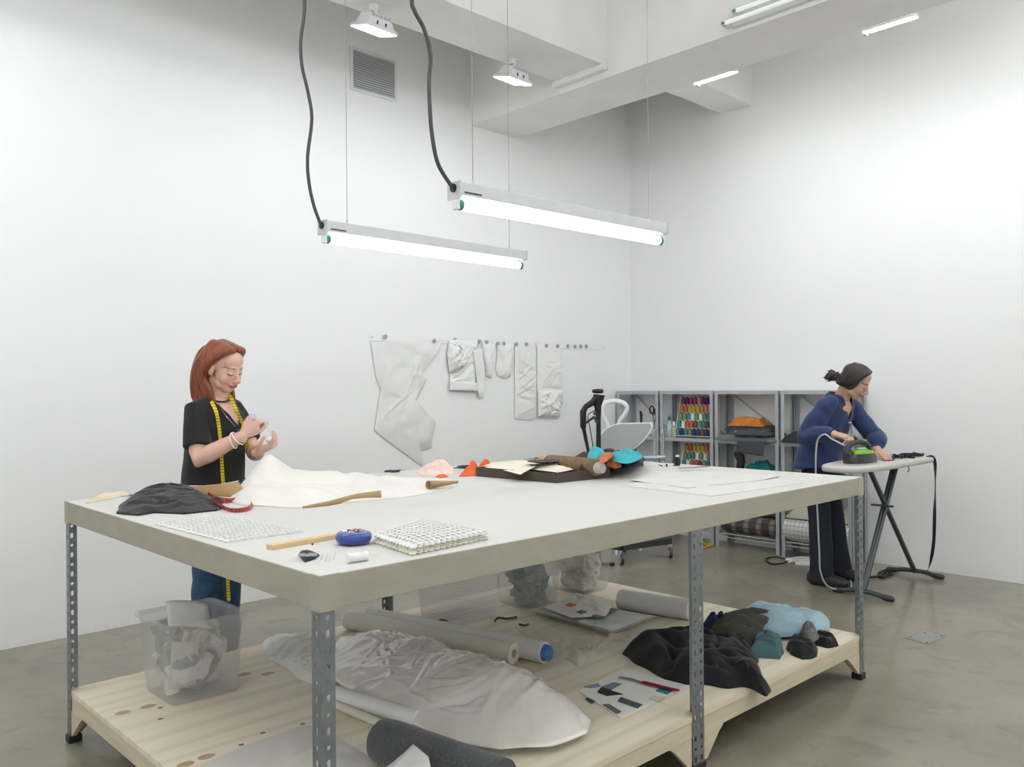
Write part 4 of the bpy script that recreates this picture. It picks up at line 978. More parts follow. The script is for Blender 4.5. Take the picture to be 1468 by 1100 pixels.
# ================================================================== steel shelving along the right wall
SX0, SX1 = 6.38, 6.64
LEV = (.12, .58, .935, 1.36)
bays = ((4.69, 5.19), (4.105, 4.68), (3.48, 4.095), (2.87, 3.47))
where = ('in the room corner', 'holding the thread racks', 'with orange and grey folded cloths', 'behind the ironing woman')
m_wirec = mat('wire_chrome', '#b9bcbe', .25, .9)
for bi, (y0, y1) in enumerate(bays):
    t = thing('shelf_unit', 'grey steel shelf unit ' + where[bi], 'shelf', (SX0, (y0 + y1) / 2, 0))
    for (x, sx) in ((SX0, 1), (SX1, -1)):
        for (y, sy) in ((y0 + .002, 1), (y1 - .002, -1)):
            mb = MB(); mb.box(*sorted((x, x + sx * .003)), *sorted((y, y + sy * .034)), 0, 1.36); mb.box(*sorted((x, x + sx * .034)), *sorted((y, y + sy * .003)), 0, 1.36)
            mb.build('upright', m_gsteel, t, smooth=False)
    for li, z in enumerate(LEV):
        if li == 0 and bi >= 1:
            # wire shelf
            sh = MB().tube([(SX0 + .01, y0 + .02, z), (SX0 + .01, y1 - .02, z), (SX1 - .02, y1 - .02, z), (SX1 - .02, y0 + .02, z), (SX0 + .01, y0 + .02, z)], .005, 6).build('shelf_rim', m_wirec, t)
            MB().tube([(SX0 + .008, y0 + .02, z - .03), (SX0 + .008, y1 - .02, z - .03)], .004, 6).build('shelf_rim', m_wirec, t)
            for k in range(16):
                y = y0 + .04 + (y1 - y0 - .08) * k / 15; MB().cyl((SX0 + .01, y, z), (SX1 - .02, y, z), .002, 5).build('shelf_wire', m_wirec, sh)
        else:
            mb = MB(); mb.box(SX0 - .001, SX1 - .004, y0, y1, z - .004, z); mb.box(SX0 - .001, SX0 + .002, y0, y1, z - .03, z - .004)
            mb.build('shelf_panel', m_gsteel, t, smooth=False)
    # diagonal back brace
    MB().bar((SX1 - .006, y0 + .03, .95), (SX1 - .006, y1 - .03, 1.33), .003, .014).build('brace', m_gsteel, t, smooth=False)
# thread racks
cols = [('purple', '#5e2a64'), ('magenta', '#a8326c'), ('pink', '#d98a84'), ('orange', '#c47f4c'), ('yellow', '#c4a94a'), ('green', '#6a9068'), ('teal', '#3d8688'), ('coral', '#b95f4c'), ('navy', '#2f3a66'), ('white', '#e2e0da'), ('brown', '#6d4a38')]
rowcols = [[6, 8, 6, 5, 8, 8, 10, 8, 8], [6, 9, 7, 7, 10, 5, 6, 10, 8], [5, 5, 6, 9, 5, 9, 5, 6, 8], [3, 7, 4, 4, 4, 3, 2, 2, 10], [1, 0, 1, 1, 2, 0, 0, 1, 2]]
m_wooden_rack = mat('pale_rack_wood', '#d9cfbd', .6)
spool_protos = {}
def spool(ci, loc, rz, which, tiltv):
    key = (ci, which); nm, hx = cols[ci]
    if key not in spool_protos:
        t = thing('thread_spool', 'spool of ' + nm + ' thread on the ' + which + ' thread rack', 'spool', loc, 0, nm + ' spools on the ' + which + ' rack')
        MB().tube([(0, 0, 0), (0, 0, .004), (0, 0, .005), (0, 0, .058), (0, 0, .06)], [.02, .02, .0185, .0165, .012], 14).build('thread', mat('thread_' + nm, hx, .75, var=.12, vs=60), t, at=(0, 0, 0))
        MB().cyl((0, 0, .06), (0, 0, .068), .009, 10).build('core', m_dark, t, at=(0, 0, 0)); spool_protos[key] = t
    else:
        t = copy_tree(spool_protos[key]); t.location = loc
    t.rotation_euler = (0, tiltv, 0)
def rack(ya, yb, z0, rows, ncol, which):
    t = thing('thread_rack', 'pale tiered ' + which + ' rack for thread spools on the shelves', 'rack', (SX0 + .08, (ya + yb) / 2, z0))
    dx, dz = .022, .070
    for r in range(rows):
        x = SX0 + .045 + r * dx; z = z0 + .02 + r * dz
        MB().box(x - .02, x + .021, ya, yb, z - .006, z).build('tier', m_wooden_rack, t, smooth=False)
        for c in range(ncol):
            y = yb - .022 - (yb - ya - .044) * c / (ncol - 1)
            spool(rowcols[r][c % 9], (x, y, z), 0, which, 0)
    for y in (ya - .006, yb):
        mb = MB(); prof = [(SX0 + .02, z0), (SX0 + .05 + rows * dx, z0), (SX0 + .05 + rows * dx, z0 + rows * dz), (SX0 + .045 + rows * dx - .03, z0 + rows * dz)]
        vs = [Vector((px, yy, pz)) for yy in (y, y + .006) for px, pz in prof]
        mb.add(vs, [(0, 1, 2, 3), (7, 6, 5, 4)] + [(i, 4 + i, 4 + (i + 1) % 4, (i + 1) % 4) for i in range(4)]); mb.build('side', m_wooden_rack, t, smooth=False)
rack(4.14, 4.53, .936, 5, 9, 'upper')
rack(4.14, 4.48, .581, 4, 8, 'lower')
# folded cloths on the shelves (outlines on the shelf planes)
def pile(y0, y1, x0, x1, z, H, name, m_, label, cat, seed, over=0.0, **kw):
    pts = [(x0 - over, y0), (x0 - over, (y0 + y1) / 2), (x0 - over, y1), ((x0 + x1) / 2, y1 + .005), (x1, y1), (x1, y0), ((x0 + x1) / 2, y0 - .005)]
    o = welded(heap(pts, z, H, seed=seed, sharp=False, k=kw.pop('k', 7), low=.75, edge=kw.pop('edge', .008), rings=18, seg=80, lat=.008, creases=16, ch=kw.pop('ch', .012), **kw), name, m_, ang=.9)
    return tag(o, label, cat)
m_gtweed = mat('grey_tweed', '#6f7073', .9, var=.3, vs=90); m_char = mat('charcoal_tweed', '#47484c', .9, var=.3, vs=90); m_amber = mat('amber_cloth', '#c4762e', .8, var=.25, vs=14)
m_slate = mat('slate_cloth', '#33363c', .9, var=.2); m_blk = mat('black_bag', '#1d1e20', .6, var=.2); m_mag = mat('magenta_cloth', '#a5213f', .8)
pile(3.52, 4.05, SX0, SX1 - .03, .936, .05, 'folded_cloth', m_gtweed, 'folded mid grey tweed cloth, bottom of the pile under orange cloth', 'cloth', 2, .05)
pile(3.55, 3.86, SX0, SX1 - .04, .985, .04, 'folded_cloth', m_char, 'folded charcoal tweed cloth overhanging the shelf edge', 'cloth', 3, .07)
pile(3.58, 4.0, SX0 + .02, SX1 - .04, 1.02, .035, 'folded_cloth', m_slate, 'folded slate cloth just under the orange cloth', 'cloth', 4)
pile(3.66, 3.98, SX0 + .03, SX1 - .05, 1.055, .06, 'folded_cloth', m_amber, 'rumpled orange patterned cloth on top of the grey pile', 'cloth', 5, k=3, ch=.03)
o = leaf((Vector((SX0 - .062, 3.58, .935)), Vector((SX0 - .062, 3.83, .935)), Vector((SX0 - .07, 3.84, .84)), Vector((SX0 - .07, 3.585, .82))), 'cloth_flap', m_char, 'frayed charcoal tweed flap hanging below the shelf edge', 'cloth', th=.006, bend=.008)
pile(2.92, 3.44, SX0, SX1 - .03, .936, .11, 'black_bag', m_blk, 'soft black bag on the shelf behind the ironing woman', 'bag', 8, .04, k=4)
pile(3.05, 3.3, SX0 + .03, SX1 - .05, 1.05, .02, 'folded_cloth', m_paper, 'folded white cloth on the soft black bag', 'cloth', 9)
pile(3.02, 3.2, SX0 + .05, SX1 - .05, 1.07, .03, 'folded_cloth', m_mag, 'folded magenta cloth on the white cloth', 'cloth', 10)
m_tealk = mat('dark_teal_cloth', '#177a80', .85, var=.1)
pile(3.55, 3.86, SX0 + .02, SX1 - .04, .581, .20, 'teal_bundle', m_tealk, 'rounded dark teal cloth bundle on the shelf under the grey tweeds', 'cloth', 12, k=2.4, ch=.03)
pile(2.95, 3.2, SX0 + .02, SX1 - .04, .581, .15, 'teal_bundle', m_tealk, 'small dark teal cloth bundle under the black bag shelf', 'cloth', 13, k=2.4)
# black upright cut-out figure beside the teal bundle
p = onX(1058, 655, SX0 + .1); poly = [(-.035, .0), (.03, 0), (.035, .12), (.05, .2), (.045, .27), (.02, .31), (.0, .33), (-.005, .30), (-.03, .32), (-.045, .27), (-.03, .24), (-.015, .2), (-.03, .1)]
vs = [Vector((SX0 + .1 + d_, p.y - u, .582 + v * .8)) for d_ in (0, .04) for u, v in poly]; n = len(poly); mb = MB()
mb.add(vs, [tuple(range(n)), tuple(range(2 * n - 1, n - 1, -1))] + [(i, n + i, n + (i + 1) % n, (i + 1) % n) for i in range(n)])
o = mb.build('black_ornament', m_black, smooth=False, bevel=.008); tag(o, 'upright black ornament beside the dark teal bundle', 'ornament')
# lower shelf rolls
m_plaid = mat('plaid_wool', '#4b4246', .9, var=.1)
_v = texcoord(m_plaid); overlay(m_plaid, ramp(m_plaid, wave(m_plaid, _v, 2.6, 1, 'Y'), .5, .9), '#a38f89', .55); overlay(m_plaid, ramp(m_plaid, wave(m_plaid, _v, 6, 0, 'Z'), .7, .9), '#2b2528', .5)
def sroll(y0, y1, x, z, r, m_, label, yr=1.0, endm=None):
    t = thing('fabric_roll', label, 'fabric roll', (x, y0, z))
    pts = [(x, y0 + (y1 - y0) * k / 8, z + r * yr + .004 * math.sin(k)) for k in range(9)]
    MB().tube(pts, [(r * (.9 if k in (0, 8) else 1), r * yr * (.9 if k in (0, 8) else 1)) for k in range(9)], 20).build('roll', m_, t)
    mb = MB(); sp = [Vector((x + r * .1 * a * math.cos(a * 1.6) * .55, y0 - .004, z + r * yr + r * .1 * a * math.sin(a * 1.6) * .55)) for a in [k * .4 for k in range(34)]]
    mb.tube(sp, .004, 5); mb.build('wound_end', endm or m_linen, t)
    return t
sroll(3.52, 4.06, SX0 + .09, .126, .075, m_plaid, 'dark pink plaid fabric roll on the wire shelf')
sroll(3.53, 3.95, SX0 + .16, .272, .07, mat('brown_brocade', '#5e5342', .9, var=.35, vs=30), 'brown patterned fabric bolt lying on the plaid roll', .65)
m_check = mat('white_check', '#d6d5d0', .85, var=.03)
_v = texcoord(m_check); overlay(m_check, ramp(m_check, wave(m_check, _v, 9, .3, 'Y'), .93, .97), '#77777a', .7); overlay(m_check, ramp(m_check, wave(m_check, _v, 9, .3, 'Z'), .93, .97), '#77777a', .7)
sroll(2.9, 3.44, SX0 + .06, .126, .105, m_check, 'white windowpane check fabric roll on the lowest shelf', .95)
m_beige = mat('beige_linen', '#bdb5a6', .85, var=.08)
pile(2.93, 3.42, SX0 + .0, SX1 - .04, .322, .16, 'beige_cloth', m_beige, 'crumpled beige linen on top of the check roll', 'cloth', 15, k=2.2, ch=.05, edge=.004)
# small jars and scissors on the corner unit
t = thing('scissors_jar', 'dark handled scissors standing in a jar on the corner shelf', 'scissors', (SX0 + .08, 4.80, .936))
MB().lathe([(.035, 0), (.04, .01), (.04, .12), (.037, .12), (.037, .012), (.001, .012)], n=20).build('jar', m_clear, t, at=(0, 0, 0))
for s in (-1, 1):
    c = [Vector((0, s * .028 + .024 * math.cos(a), .235 + s * .01 + .035 * math.sin(a))) for a in [2 * PI * k / 18 for k in range(19)]]
    MB().tube(c, .007, 8).build('handle', mat('maroon_handle', '#3a2024', .4), t, at=(0, 0, 0)); MB().bar((0, -s * .012, .02), (0, s * .018, .205), .014, .003).build('blade', m_chrome, t, smooth=False, at=(0, 0, 0))
t = thing('knife_handle', 'short black craft knife standing beside the scissors jar', 'knife', (SX0 + .05, 4.93, .936))
MB().tube([(0, 0, 0), (0, 0, .1), (0, .0, .2), (0, .01, .235)], [.008, .01, .014, .008], 10).build('handle', m_black, t, at=(0, 0, 0))
for k, (y, c_, hh, lb) in enumerate(((4.62, '#cfe4e2', .15, 'clear bottle with teal cap beside the upper thread rack'), (4.57, '#d9d6c9', .1, 'short cream bottle beside the upper thread rack'))):
    t = thing('bottle', lb, 'bottle', (SX0 + .07, y, .936))
    MB().lathe([(.025, 0), (.028, .005), (.028, hh * .75), (.012, hh * .88), (.012, hh)], n=18).build('body', mat('bottle_%d' % k, c_, .25, alpha=.7), t, at=(0, 0, 0)); MB().lathe([(.015, hh), (.015, hh + .025), (.004, hh + .045)], n=14).build('cap', m_tealk if k == 0 else m_white, t, at=(0, 0, 0))

# ================================================================== things standing behind the table
# flip-top table: grey top tipped up, on a rolling base
ft = thing('flip_top_table', 'grey flip top table tipped up on a black rolling base', 'table', (5.4, 4.25, 0))
out = [(855, 646), (854, 636), (858, 626), (868, 615), (880, 609), (890, 607), (936, 606), (938, 611), (933, 621), (922, 634), (912, 642), (895, 650)]
DP = 6.75
def panel(sc, d0, th, name, m_):
    cx = sum(p[0] for p in out) / len(out); cy = sum(p[1] for p in out) / len(out)
    base = [(cx + (x - cx) * sc, cy + (y - cy) * sc) for x, y in out]; pts = []
    for x, y in base:
        p = fp(x, y, DP); p = p + F0 * (d0 + (p.z - .9) * .25); pts.append(p)
    n = len(pts); nrm = (F0 - Vector((0, 0, .25))).normalized()
    mb = MB(); mb.add(pts + [p + nrm * th for p in pts], [tuple(range(n)), tuple(range(2 * n - 1, n - 1, -1))] + [(i, n + i, n + (i + 1) % n, (i + 1) % n) for i in range(n)])
    return mb.build(name, m_, ft, smooth=False, bevel=.004)
m_lam = mat('grey_laminate', '#9c9d9d', .4, var=.03)
panel(1.0, 0, .024, 'rim', m_white); panel(.93, -.006, .01, 'top', m_lam)
for x in (937, 949):
    a = fp(x, 622, DP + .1); b = Vector((a.x, a.y, .17)); MB().tube(crom([a, a.lerp(b, .03) + R0 * .01, b], 12, False), .012, 10).build('leg', m_chrome, ft)
a, b = fp(922, 657, DP + .08), fp(953, 656, DP + .08); MB().cyl(a, b, .018, 12).build('crossbar', m_gsteel, ft)
ca, cb_ = onz(892, 810, 0.0), onz(961, 800, 0.0)
pa, pb = ca + Vector((0, 0, .14)), cb_ + Vector((0, 0, .14))
MB().bar(pa, pb, .05, .05).build('base_beam', m_dark, ft, smooth=False, bevel=.004)
MB().bar(pa + Vector((0, 0, .0)), pa + Vector((-.03, .35, .0)), .05, .05).build('base_beam', m_dark, ft, smooth=False, bevel=.004)
MB().bar(pb + Vector((0, 0, .0)), pb + Vector((-.03, .45, .02)), .05, .05).build('base_beam', m_dark, ft, smooth=False, bevel=.004)
for p in (ca, cb_, ca + Vector((-.03, .35, 0)), cb_ + Vector((-.03, .45, 0))):
    k = MB().cyl(p + R0 * .012 + Vector((0, 0, .042)), p - R0 * .012 + Vector((0, 0, .042)), .042, 18).build('caster', m_dark, ft)
    MB().cyl(p + R0 * .0125 + Vector((0, 0, .042)), p - R0 * .0125 + Vector((0, 0, .042)), .024, 14).build('hub', m_white, k)
    MB().tube([p + Vector((0, 0, .115)), p + Vector((0, 0, .09)), p + R0 * .016 + Vector((0, 0, .07)), p + R0 * .016 + Vector((0, 0, .042))], [.012, .018, .009, .006], 8).build('fork', m_chrome, k)
# black folding stand
bs = thing('folding_stand', 'black folding stand with padded top behind the table', 'stand', onz(850, 830, 0))
D2_ = 6.6
def F2(x, y): return fp(x, y, D2_)
mb = MB(); c0, c1 = F2(849, 561), F2(865, 561); mb.tube([c0, c0.lerp(c1, .1), c0.lerp(c1, .5), c0.lerp(c1, .9), c1], [.012, .02, .024, .022, .012], 14, flat=.8); mb.build('pad', m_black, bs)
mb = MB(); mb.tube([F2(859, 566), F2(857, 582), F2(858, 600), F2(858, 640), F2(859, 815)], [(.05, .03), (.03, .025), (.018, .018), (.02, .018), (.016, .016)], 12); mb.build('post', m_black, bs)
mb = MB(); mb.tube([F2(856, 569), F2(850, 577), F2(840, 583), F2(836, 590), F2(836, 612), F2(837, 616), F2(843, 645), F2(850, 815)], [.03, .026, .022, .026, .024, .015, .013, .013], 12); mb.build('arm', m_black, bs)
mb = MB(); mb.tube([F2(838, 608), F2(853, 597)], .009, 8); mb.build('strut', m_black, bs)
for q in ((853, 593), (853, 600), (855, 604)): MB().cyl(F2(*q) - F0 * .02, F2(*q) + F0 * .02, .014, 12).build('knob', m_dark, bs)
MB().tube(crom([F2(850, 579), F2(853, 588), F2(843, 596), F2(846, 615), F2(851, 650), F2(853, 700)], 40, False), .004, 6).build('cable', m_black, bs)
for q in ((859, 815), (850, 815)):
    p = F2(*q); MB().bar(Vector((p.x, p.y, .0)) + R0 * -.12 + Vector((0, 0, .012)), Vector((p.x, p.y, 0)) + R0 * .12 + Vector((0, 0, .012)), .03, .024).build('foot', m_black, bs, smooth=False)
    MB().cyl(Vector((p.x, p.y, .02)), p + Vector((0, 0, .01)), .015, 10).build('leg', m_black, bs)
# white chair with hoop back
D3 = 7.42; wc = thing('hoop_back_chair', 'white chair with a hoop back behind the tipped table top', 'chair', onz(881, 790, 0))
def F3(x, y): return fp(x, y, D3)
m_chair = mat('white_chair_plastic', '#e9ebf1', .35, var=.01)
hp = [(871, 640), (871, 612), (868, 604), (864, 595), (863, 586), (868, 578), (881, 575), (894, 578), (899, 585), (896, 594), (889, 603), (887, 612), (886, 640)]
MB().tube(crom([F3(*p) for p in hp], 60, False), [.024] * 60, 12, flat=.75).build('backrest', m_chair, wc)
sc_ = Vector((F3(879, 650).x, F3(879, 650).y, .46)) - F0 * .2
mb = MB(); mb.lathe([(.02, -.02), (.19, -.02), (.205, 0), (.19, .02), (.01, .012)], Matrix.Translation(sc_), 28); mb.build('seat', m_chair, wc)
for a in (.6, 2.2, 3.8, 5.4):
    v = Vector((math.cos(a), math.sin(a), 0)); MB().tube([sc_ + v * .15, Vector((sc_.x, sc_.y, 0)) + v * .2], [.018, .013], 10).build('leg', m_chair, wc)
for x in (871, 886): MB().tube([F3(x, 638), Vector((F3(x, 640).x, F3(x, 640).y, .46)) - F0 * .04], .02, 10).build('back_post', m_chair, wc)

# ================================================================== floor things
o = MB().tube(crom([onz(x, y, .008) for x, y in ((998, 770), (1010, 779), (1022, 780), (1012, 785), (998, 782), (1004, 775), (1018, 778), (1008, 787), (995, 780), (1003, 772), (1014, 783), (1022, 776), (1022, 768))], 120, False), .006, 6).build('yellow_cord', mat('yellow_plastic_cord', '#c7ac1f', .5)); tag(o, 'tangled yellow cord on the floor by the shelves', 'cord')
m_wcord = mat('white_cord', '#dcdcda', .5)
cord = thing('extension_cord', 'white and black cords coiled on the floor in front of the shelves', 'cord', onz(1140, 804, 0))
MB().tube(crom([onz(x, y, .009) for x, y in ((1129, 803), (1115, 799), (1101, 800), (1099, 804), (1108, 809), (1124, 807), (1131, 802))], 50, False), .006, 8).build('black_loop', m_black, cord)
for k in range(4): MB().tube(crom([onz(1130 + a, 802 + b + k * 1.6, .007 + .003 * k) for a, b in ((0, 0), (14, -3), (34, -3), (55, -1), (70, 2), (55, 5), (30, 4), (10, 3))], 50, False), .006, 8).build('white_loop', m_wcord, cord)
MB().ell(onz(1131, 803, .014), (.03, .03, .014)).build('plug', m_wcord, cord)
o = leaf((onz(1159, 816, .004), onz(1168, 808, .004), onz(1176, 812, .004), onz(1167, 822, .004)), 'paper_tag', m_paper, 'small white paper tag on the floor by the cords', 'tag', bend=.01)
pq = [onz(*p, 0) for p in ((1298, 915), (1325, 906), (1357, 912), (1330, 925))]
fpz = thing('floor_plate', 'square steel outlet cover set in the concrete floor', 'cover', (pq[0] + pq[2]) / 2)
mb = MB(); mb.add([p + Vector((0, 0, z)) for z in (0.0002, .003) for p in pq], [(3, 2, 1, 0), (4, 5, 6, 7), (0, 1, 5, 4), (1, 2, 6, 5), (2, 3, 7, 6), (3, 0, 4, 7)]); mb.build('plate', mat('worn_plate', '#a3a29b', .4, .4, var=.25, vs=40), fpz, smooth=False)
for k in range(4): MB().cyl(pq[k].lerp(pq[(k + 2) % 4], .12) + Vector((0, 0, .002)), pq[k].lerp(pq[(k + 2) % 4], .12) + Vector((0, 0, .005)), .006, 8).build('screw', m_dark, fpz)
# ================================================================== ironing board, iron
m_cover = mat('pale_board_cover', '#c9c5c0', .85, var=.03); m_gun = mat('gunmetal_tube', '#55595c', .35, .6, var=.04)
BZ = .885; BY = 2.42
ib = thing('ironing_board', 'pale covered ironing board on crossed grey metal legs', 'ironing board', (5.75, BY, 0))
ol = []
for x, hw in ((5.12, .0), (5.13, .05), (5.17, .10), (5.26, .145), (5.42, .175), (5.65, .19), (6.2, .19), (6.29, .17), (6.33, .11), (6.335, 0)): ol.append((x, hw))
outl = [(x, BY + h_) for x, h_ in ol] + [(x, BY - h_) for x, h_ in reversed(ol[1:-1])]
outl = [(p.x, p.y) for p in crom([Vector((x, y, 0)) for x, y in outl], 72)]
cxb = 5.74; rings = []
for (s_, z) in ((.955, BZ - .035), (.985, BZ - .034), (1.0, BZ - .022), (1.0, BZ - .012), (.985, BZ - .003), (.96, BZ), (.5, BZ + .001)):
    rings.append([Vector((cxb + (x - cxb) * (1 - (1 - s_) * .35), BY + (y - BY) * s_, z)) for x, y in outl])
MB().loft(rings).build('cover', m_cover, ib, ang=1.2)
for dy in (-.013, .013):
    MB().tube([(6.08, BY + dy, BZ - .03), (5.52, BY + dy * .4, .03)], .014, 12).build('leg', m_gun, ib)
MB().tube([(5.62, BY, BZ - .03), (6.40, BY, .03)], .017, 12).build('leg', m_gun, ib)
MB().tube([(5.70, BY - .1, BZ - .04), (5.70, BY + .1, BZ - .04)], .009, 8).build('leg_bracket', m_gun, ib)
px_ = 5.8; MB().cyl((5.84, BY - .075, .57), (5.84, BY + .075, .57), .008, 10).build('pivot_pin', m_gun, ib)
for x in (5.52, 6.40):
    ft_ = MB().tube(crom([(x, BY - .19, .012), (x, BY - .16, .016), (x, BY - .08, .032), (x, BY, .036), (x, BY + .08, .032), (x, BY + .16, .016), (x, BY + .19, .012)], 30, False), .0165, 12).build('foot', m_gun, ib)
    for s_ in (-1, 1): MB().tube([(x, BY + s_ * .13, .022), (x, BY + s_ * .16, .018), (x, BY + s_ * .195, .017), (x, BY + s_ * .205, .017)], [.0175, .02, .019, .01], 12).build('foot_cap', m_dark, ft_)
MB().tube(crom([(5.95, BY - .1, BZ - .035), (5.98, BY - .12, BZ - .05), (6.0, BY - .12, BZ - .075), (5.97, BY - .12, BZ - .085)], 12, False), .004, 6).build('release_hook', m_gun, ib)
# strap trailing from the board's end
sp = [Vector((6.27, 2.285, BZ + .004)), Vector((6.275, 2.235, BZ - .01)), Vector((6.275, 2.226, .75)), Vector((6.28, 2.235, .5)), Vector((6.30, 2.25, .28)), Vector((6.33, 2.29, .1)), Vector((6.36, 2.33, .045))]
o = ribbon(sp, .022, .003, 60, up=(.722, -.692, 0), twist=.9).build('cloth_strap', m_blackc); tag(o, 'long black strap hanging off the ironing board end', 'strap')
rnd = random.Random(9)
for k in range(4):
    p0 = Vector((5.95 + .08 * k, 2.40 - .02 * k, BZ + .012)); pts = [p0 + Vector((rnd.uniform(-.07, .07), rnd.uniform(-.05, .05), rnd.uniform(-.004, .018))) for _ in range(7)]
    o = ribbon(pts, .02, .004, 50, up=(.1, .1, 1), twist=.7).build('bias_strip', m_blackc); tag(o, 'crumpled black cloth strip lying on the ironing board', 'cloth strip', 'black strips on the ironing board')
o = ribbon([Vector((5.92, 2.40, BZ + .004)), Vector((5.88, 2.36, BZ + .004)), Vector((5.80, 2.34, BZ + .004)), Vector((5.72, 2.36, BZ + .004))], .02, .003, 30, up=(0, 1, .1)).build('bias_strip', m_blackc); tag(o, 'flat black strip being pressed under the hand', 'cloth strip')
# iron, local x towards its tip
IR = Vector((5.30, 2.42, BZ + .002)); irz = math.atan2(-.35, .94)
iron = thing('clothes_iron', 'black and green steam iron standing on the ironing board', 'iron', IR, irz)
def sole(s_, z, x0=0.0, x1=.27, hw=.058):
    pts = []
    for k in range(24):
        t_ = k / 23; u = t_ * 2 if t_ < .5 else (1 - t_) * 2; sg = 1 if t_ < .5 else -1
        x = x0 + (x1 - x0) * u; wdt = hw * (1 - max(0, (u - .25) / .75) ** 1.8) * min(1, .55 + u * 4)
        pts.append(Vector((x * s_ + (1 - s_) * .12, sg * wdt * s_, z)))
    return pts
m_lime = mat('lime_green_plastic', '#7db32a', .3); m_ironb = mat('glossy_black_plastic', '#232426', .25, coat=.3)
MB().loft([sole(1, 0), sole(1, .008)]).build('soleplate', m_chrome, iron, at=(0, 0, 0))
MB().loft([sole(.99, .008), sole(1.0, .02), sole(.96, .045), sole(.86, .07)]).build('body', m_ironb, iron, at=(0, 0, 0), ang=1.0)
MB().loft([sole(.86, .07, .02), sole(.78, .082, .02), sole(.6, .095, .03)]).build('green_tank', m_lime, iron, at=(0, 0, 0), ang=1.0)
MB().loft([[Vector((x, y, z)) for x, y, z in ((-.005, -.04, .02), (-.005, .04, .02), (-.012, .03, .085), (-.012, -.03, .085))], [Vector((x, y, z)) for x, y, z in ((.05, -.045, .02), (.05, .045, .02), (.03, .025, .10), (.03, -.025, .10))]]).build('heel', m_ironb, iron, smooth=False, bevel=.01, at=(0, 0, 0))
MB().tube(crom([(.0, 0, .07), (.015, 0, .115), (.06, 0, .138), (.12, 0, .142), (.17, 0, .128), (.195, 0, .085)], 24, False), [.018] * 24, 12).build('handle', m_ironb, iron, at=(0, 0, 0))
MB().ell((.15, 0, .152), (.025, .014, .008)).build('steam_button', m_lime, iron, at=(0, 0, 0))
MB().ell((.12, 0, .100), (.05, .03, .012)).build('dial', m_gsteel, iron, at=(0, 0, 0))
c_ = [IR + Vector((-.01, .01, .125)), Vector((5.27, 2.50, 1.05)), Vector((5.27, 2.555, 1.08)), Vector((5.30, 2.62, 1.02)), Vector((5.31, 2.635, .8)), Vector((5.33, 2.635, .55)), Vector((5.36, 2.64, .3)), Vector((5.40, 2.65, .14)), Vector((5.46, 2.62, .04)), Vector((5.60, 2.555, .012)), Vector((5.75, 2.60, .009)), Vector((6.0, 2.72, .009)), Vector((6.2, 2.72, .009))]
o = MB().tube(crom(c_, 110, False), .0055, 8).build('iron_cord', mat('grey_fabric_cord', '#b9b9b8', .8)); tag(o, 'pale grey iron cord trailing down to the floor', 'cord')
o = MB().tube(crom([onz(x, y, .012) for x, y in ((1262, 826), (1268, 820), (1272, 824), (1264, 828), (1260, 822), (1270, 818), (1278, 824), (1240, 828), (1226, 827))], 60, False), .009, 8).build('tangled_cord', m_black); tag(o, 'black cord bunched on the floor by the ironing board foot', 'cord')

# ================================================================== people
def vox(mb, voxel, it=4, fac=.5):
    me = mb.mesh('tmp'); o = bpy.data.objects.new('tmp', me); COL.objects.link(o)
    r = o.modifiers.new('r', 'REMESH'); r.mode = 'VOXEL'; r.voxel_size = voxel; r.adaptivity = 0
    s = o.modifiers.new('s', 'SMOOTH'); s.factor = fac; s.iterations = it
    dg = bpy.context.evaluated_depsgraph_get(); dg.update()
    res = bpy.data.meshes.new_from_object(o.evaluated_get(dg)); bpy.data.objects.remove(o, do_unlink=True); bpy.data.meshes.remove(me)
    return res
def join(meshes, name):
    bm = bmesh.new()
    for m_ in meshes: bm.from_mesh(m_)
    me = bpy.data.meshes.new(name); bm.to_mesh(me); bm.free(); return me
def mobj(me, name, material, parent, smooth=True):
    me.materials.clear(); me.materials.append(material); me.name = name
    for p in me.polygons: p.use_smooth = smooth
    o = bpy.data.objects.new(name, me); COL.objects.link(o)
    if parent: setpar(o, parent)
    return o
def verts(me):
    a = np.empty(len(me.vertices) * 3, np.float32); me.vertices.foreach_get('co', a); return a.reshape(-1, 3).astype(float)
def setverts(me, V):
    me.vertices.foreach_set('co', V.astype(np.float32).ravel()); me.update()
def tint(me, rgb):
    at = me.attributes.new('tint', 'FLOAT_COLOR', 'POINT'); a = np.ones((len(me.vertices), 4), np.float32); a[:, :3] = rgb; at.data.foreach_set('color', a.ravel())
def limb(mb, pts, radii, n=16):
    """round-ended tapering limb"""
    P_ = [Vector(p) for p in pts]; a = (P_[0] - P_[1]).normalized(); b = (P_[-1] - P_[-2]).normalized()
    r0 = radii[0] if not isinstance(radii[0], tuple) else min(radii[0]); r1 = radii[-1] if not isinstance(radii[-1], tuple) else min(radii[-1])
    sc = lambda r, k: (r[0] * k, r[1] * k) if isinstance(r, tuple) else r * k
    full = [P_[0] + a * r0 * .95, P_[0] + a * r0 * .7] + P_ + [P_[-1] + b * r1 * .7, P_[-1] + b * r1 * .95]
    rr = [sc(radii[0], .25), sc(radii[0], .7)] + list(radii) + [sc(radii[-1], .7), sc(radii[-1], .25)]
    return mb.tube(full, rr, n)
def dense(pts, radii, n):
    c = crom(pts, n, False); k = len(pts) - 1; out = []
    for i in range(n):
        t_ = i / (n - 1) * k; a = min(int(t_), k - 1); u = t_ - a; out.append(radii[a] * (1 - u) + radii[a + 1] * u)
    return c, out
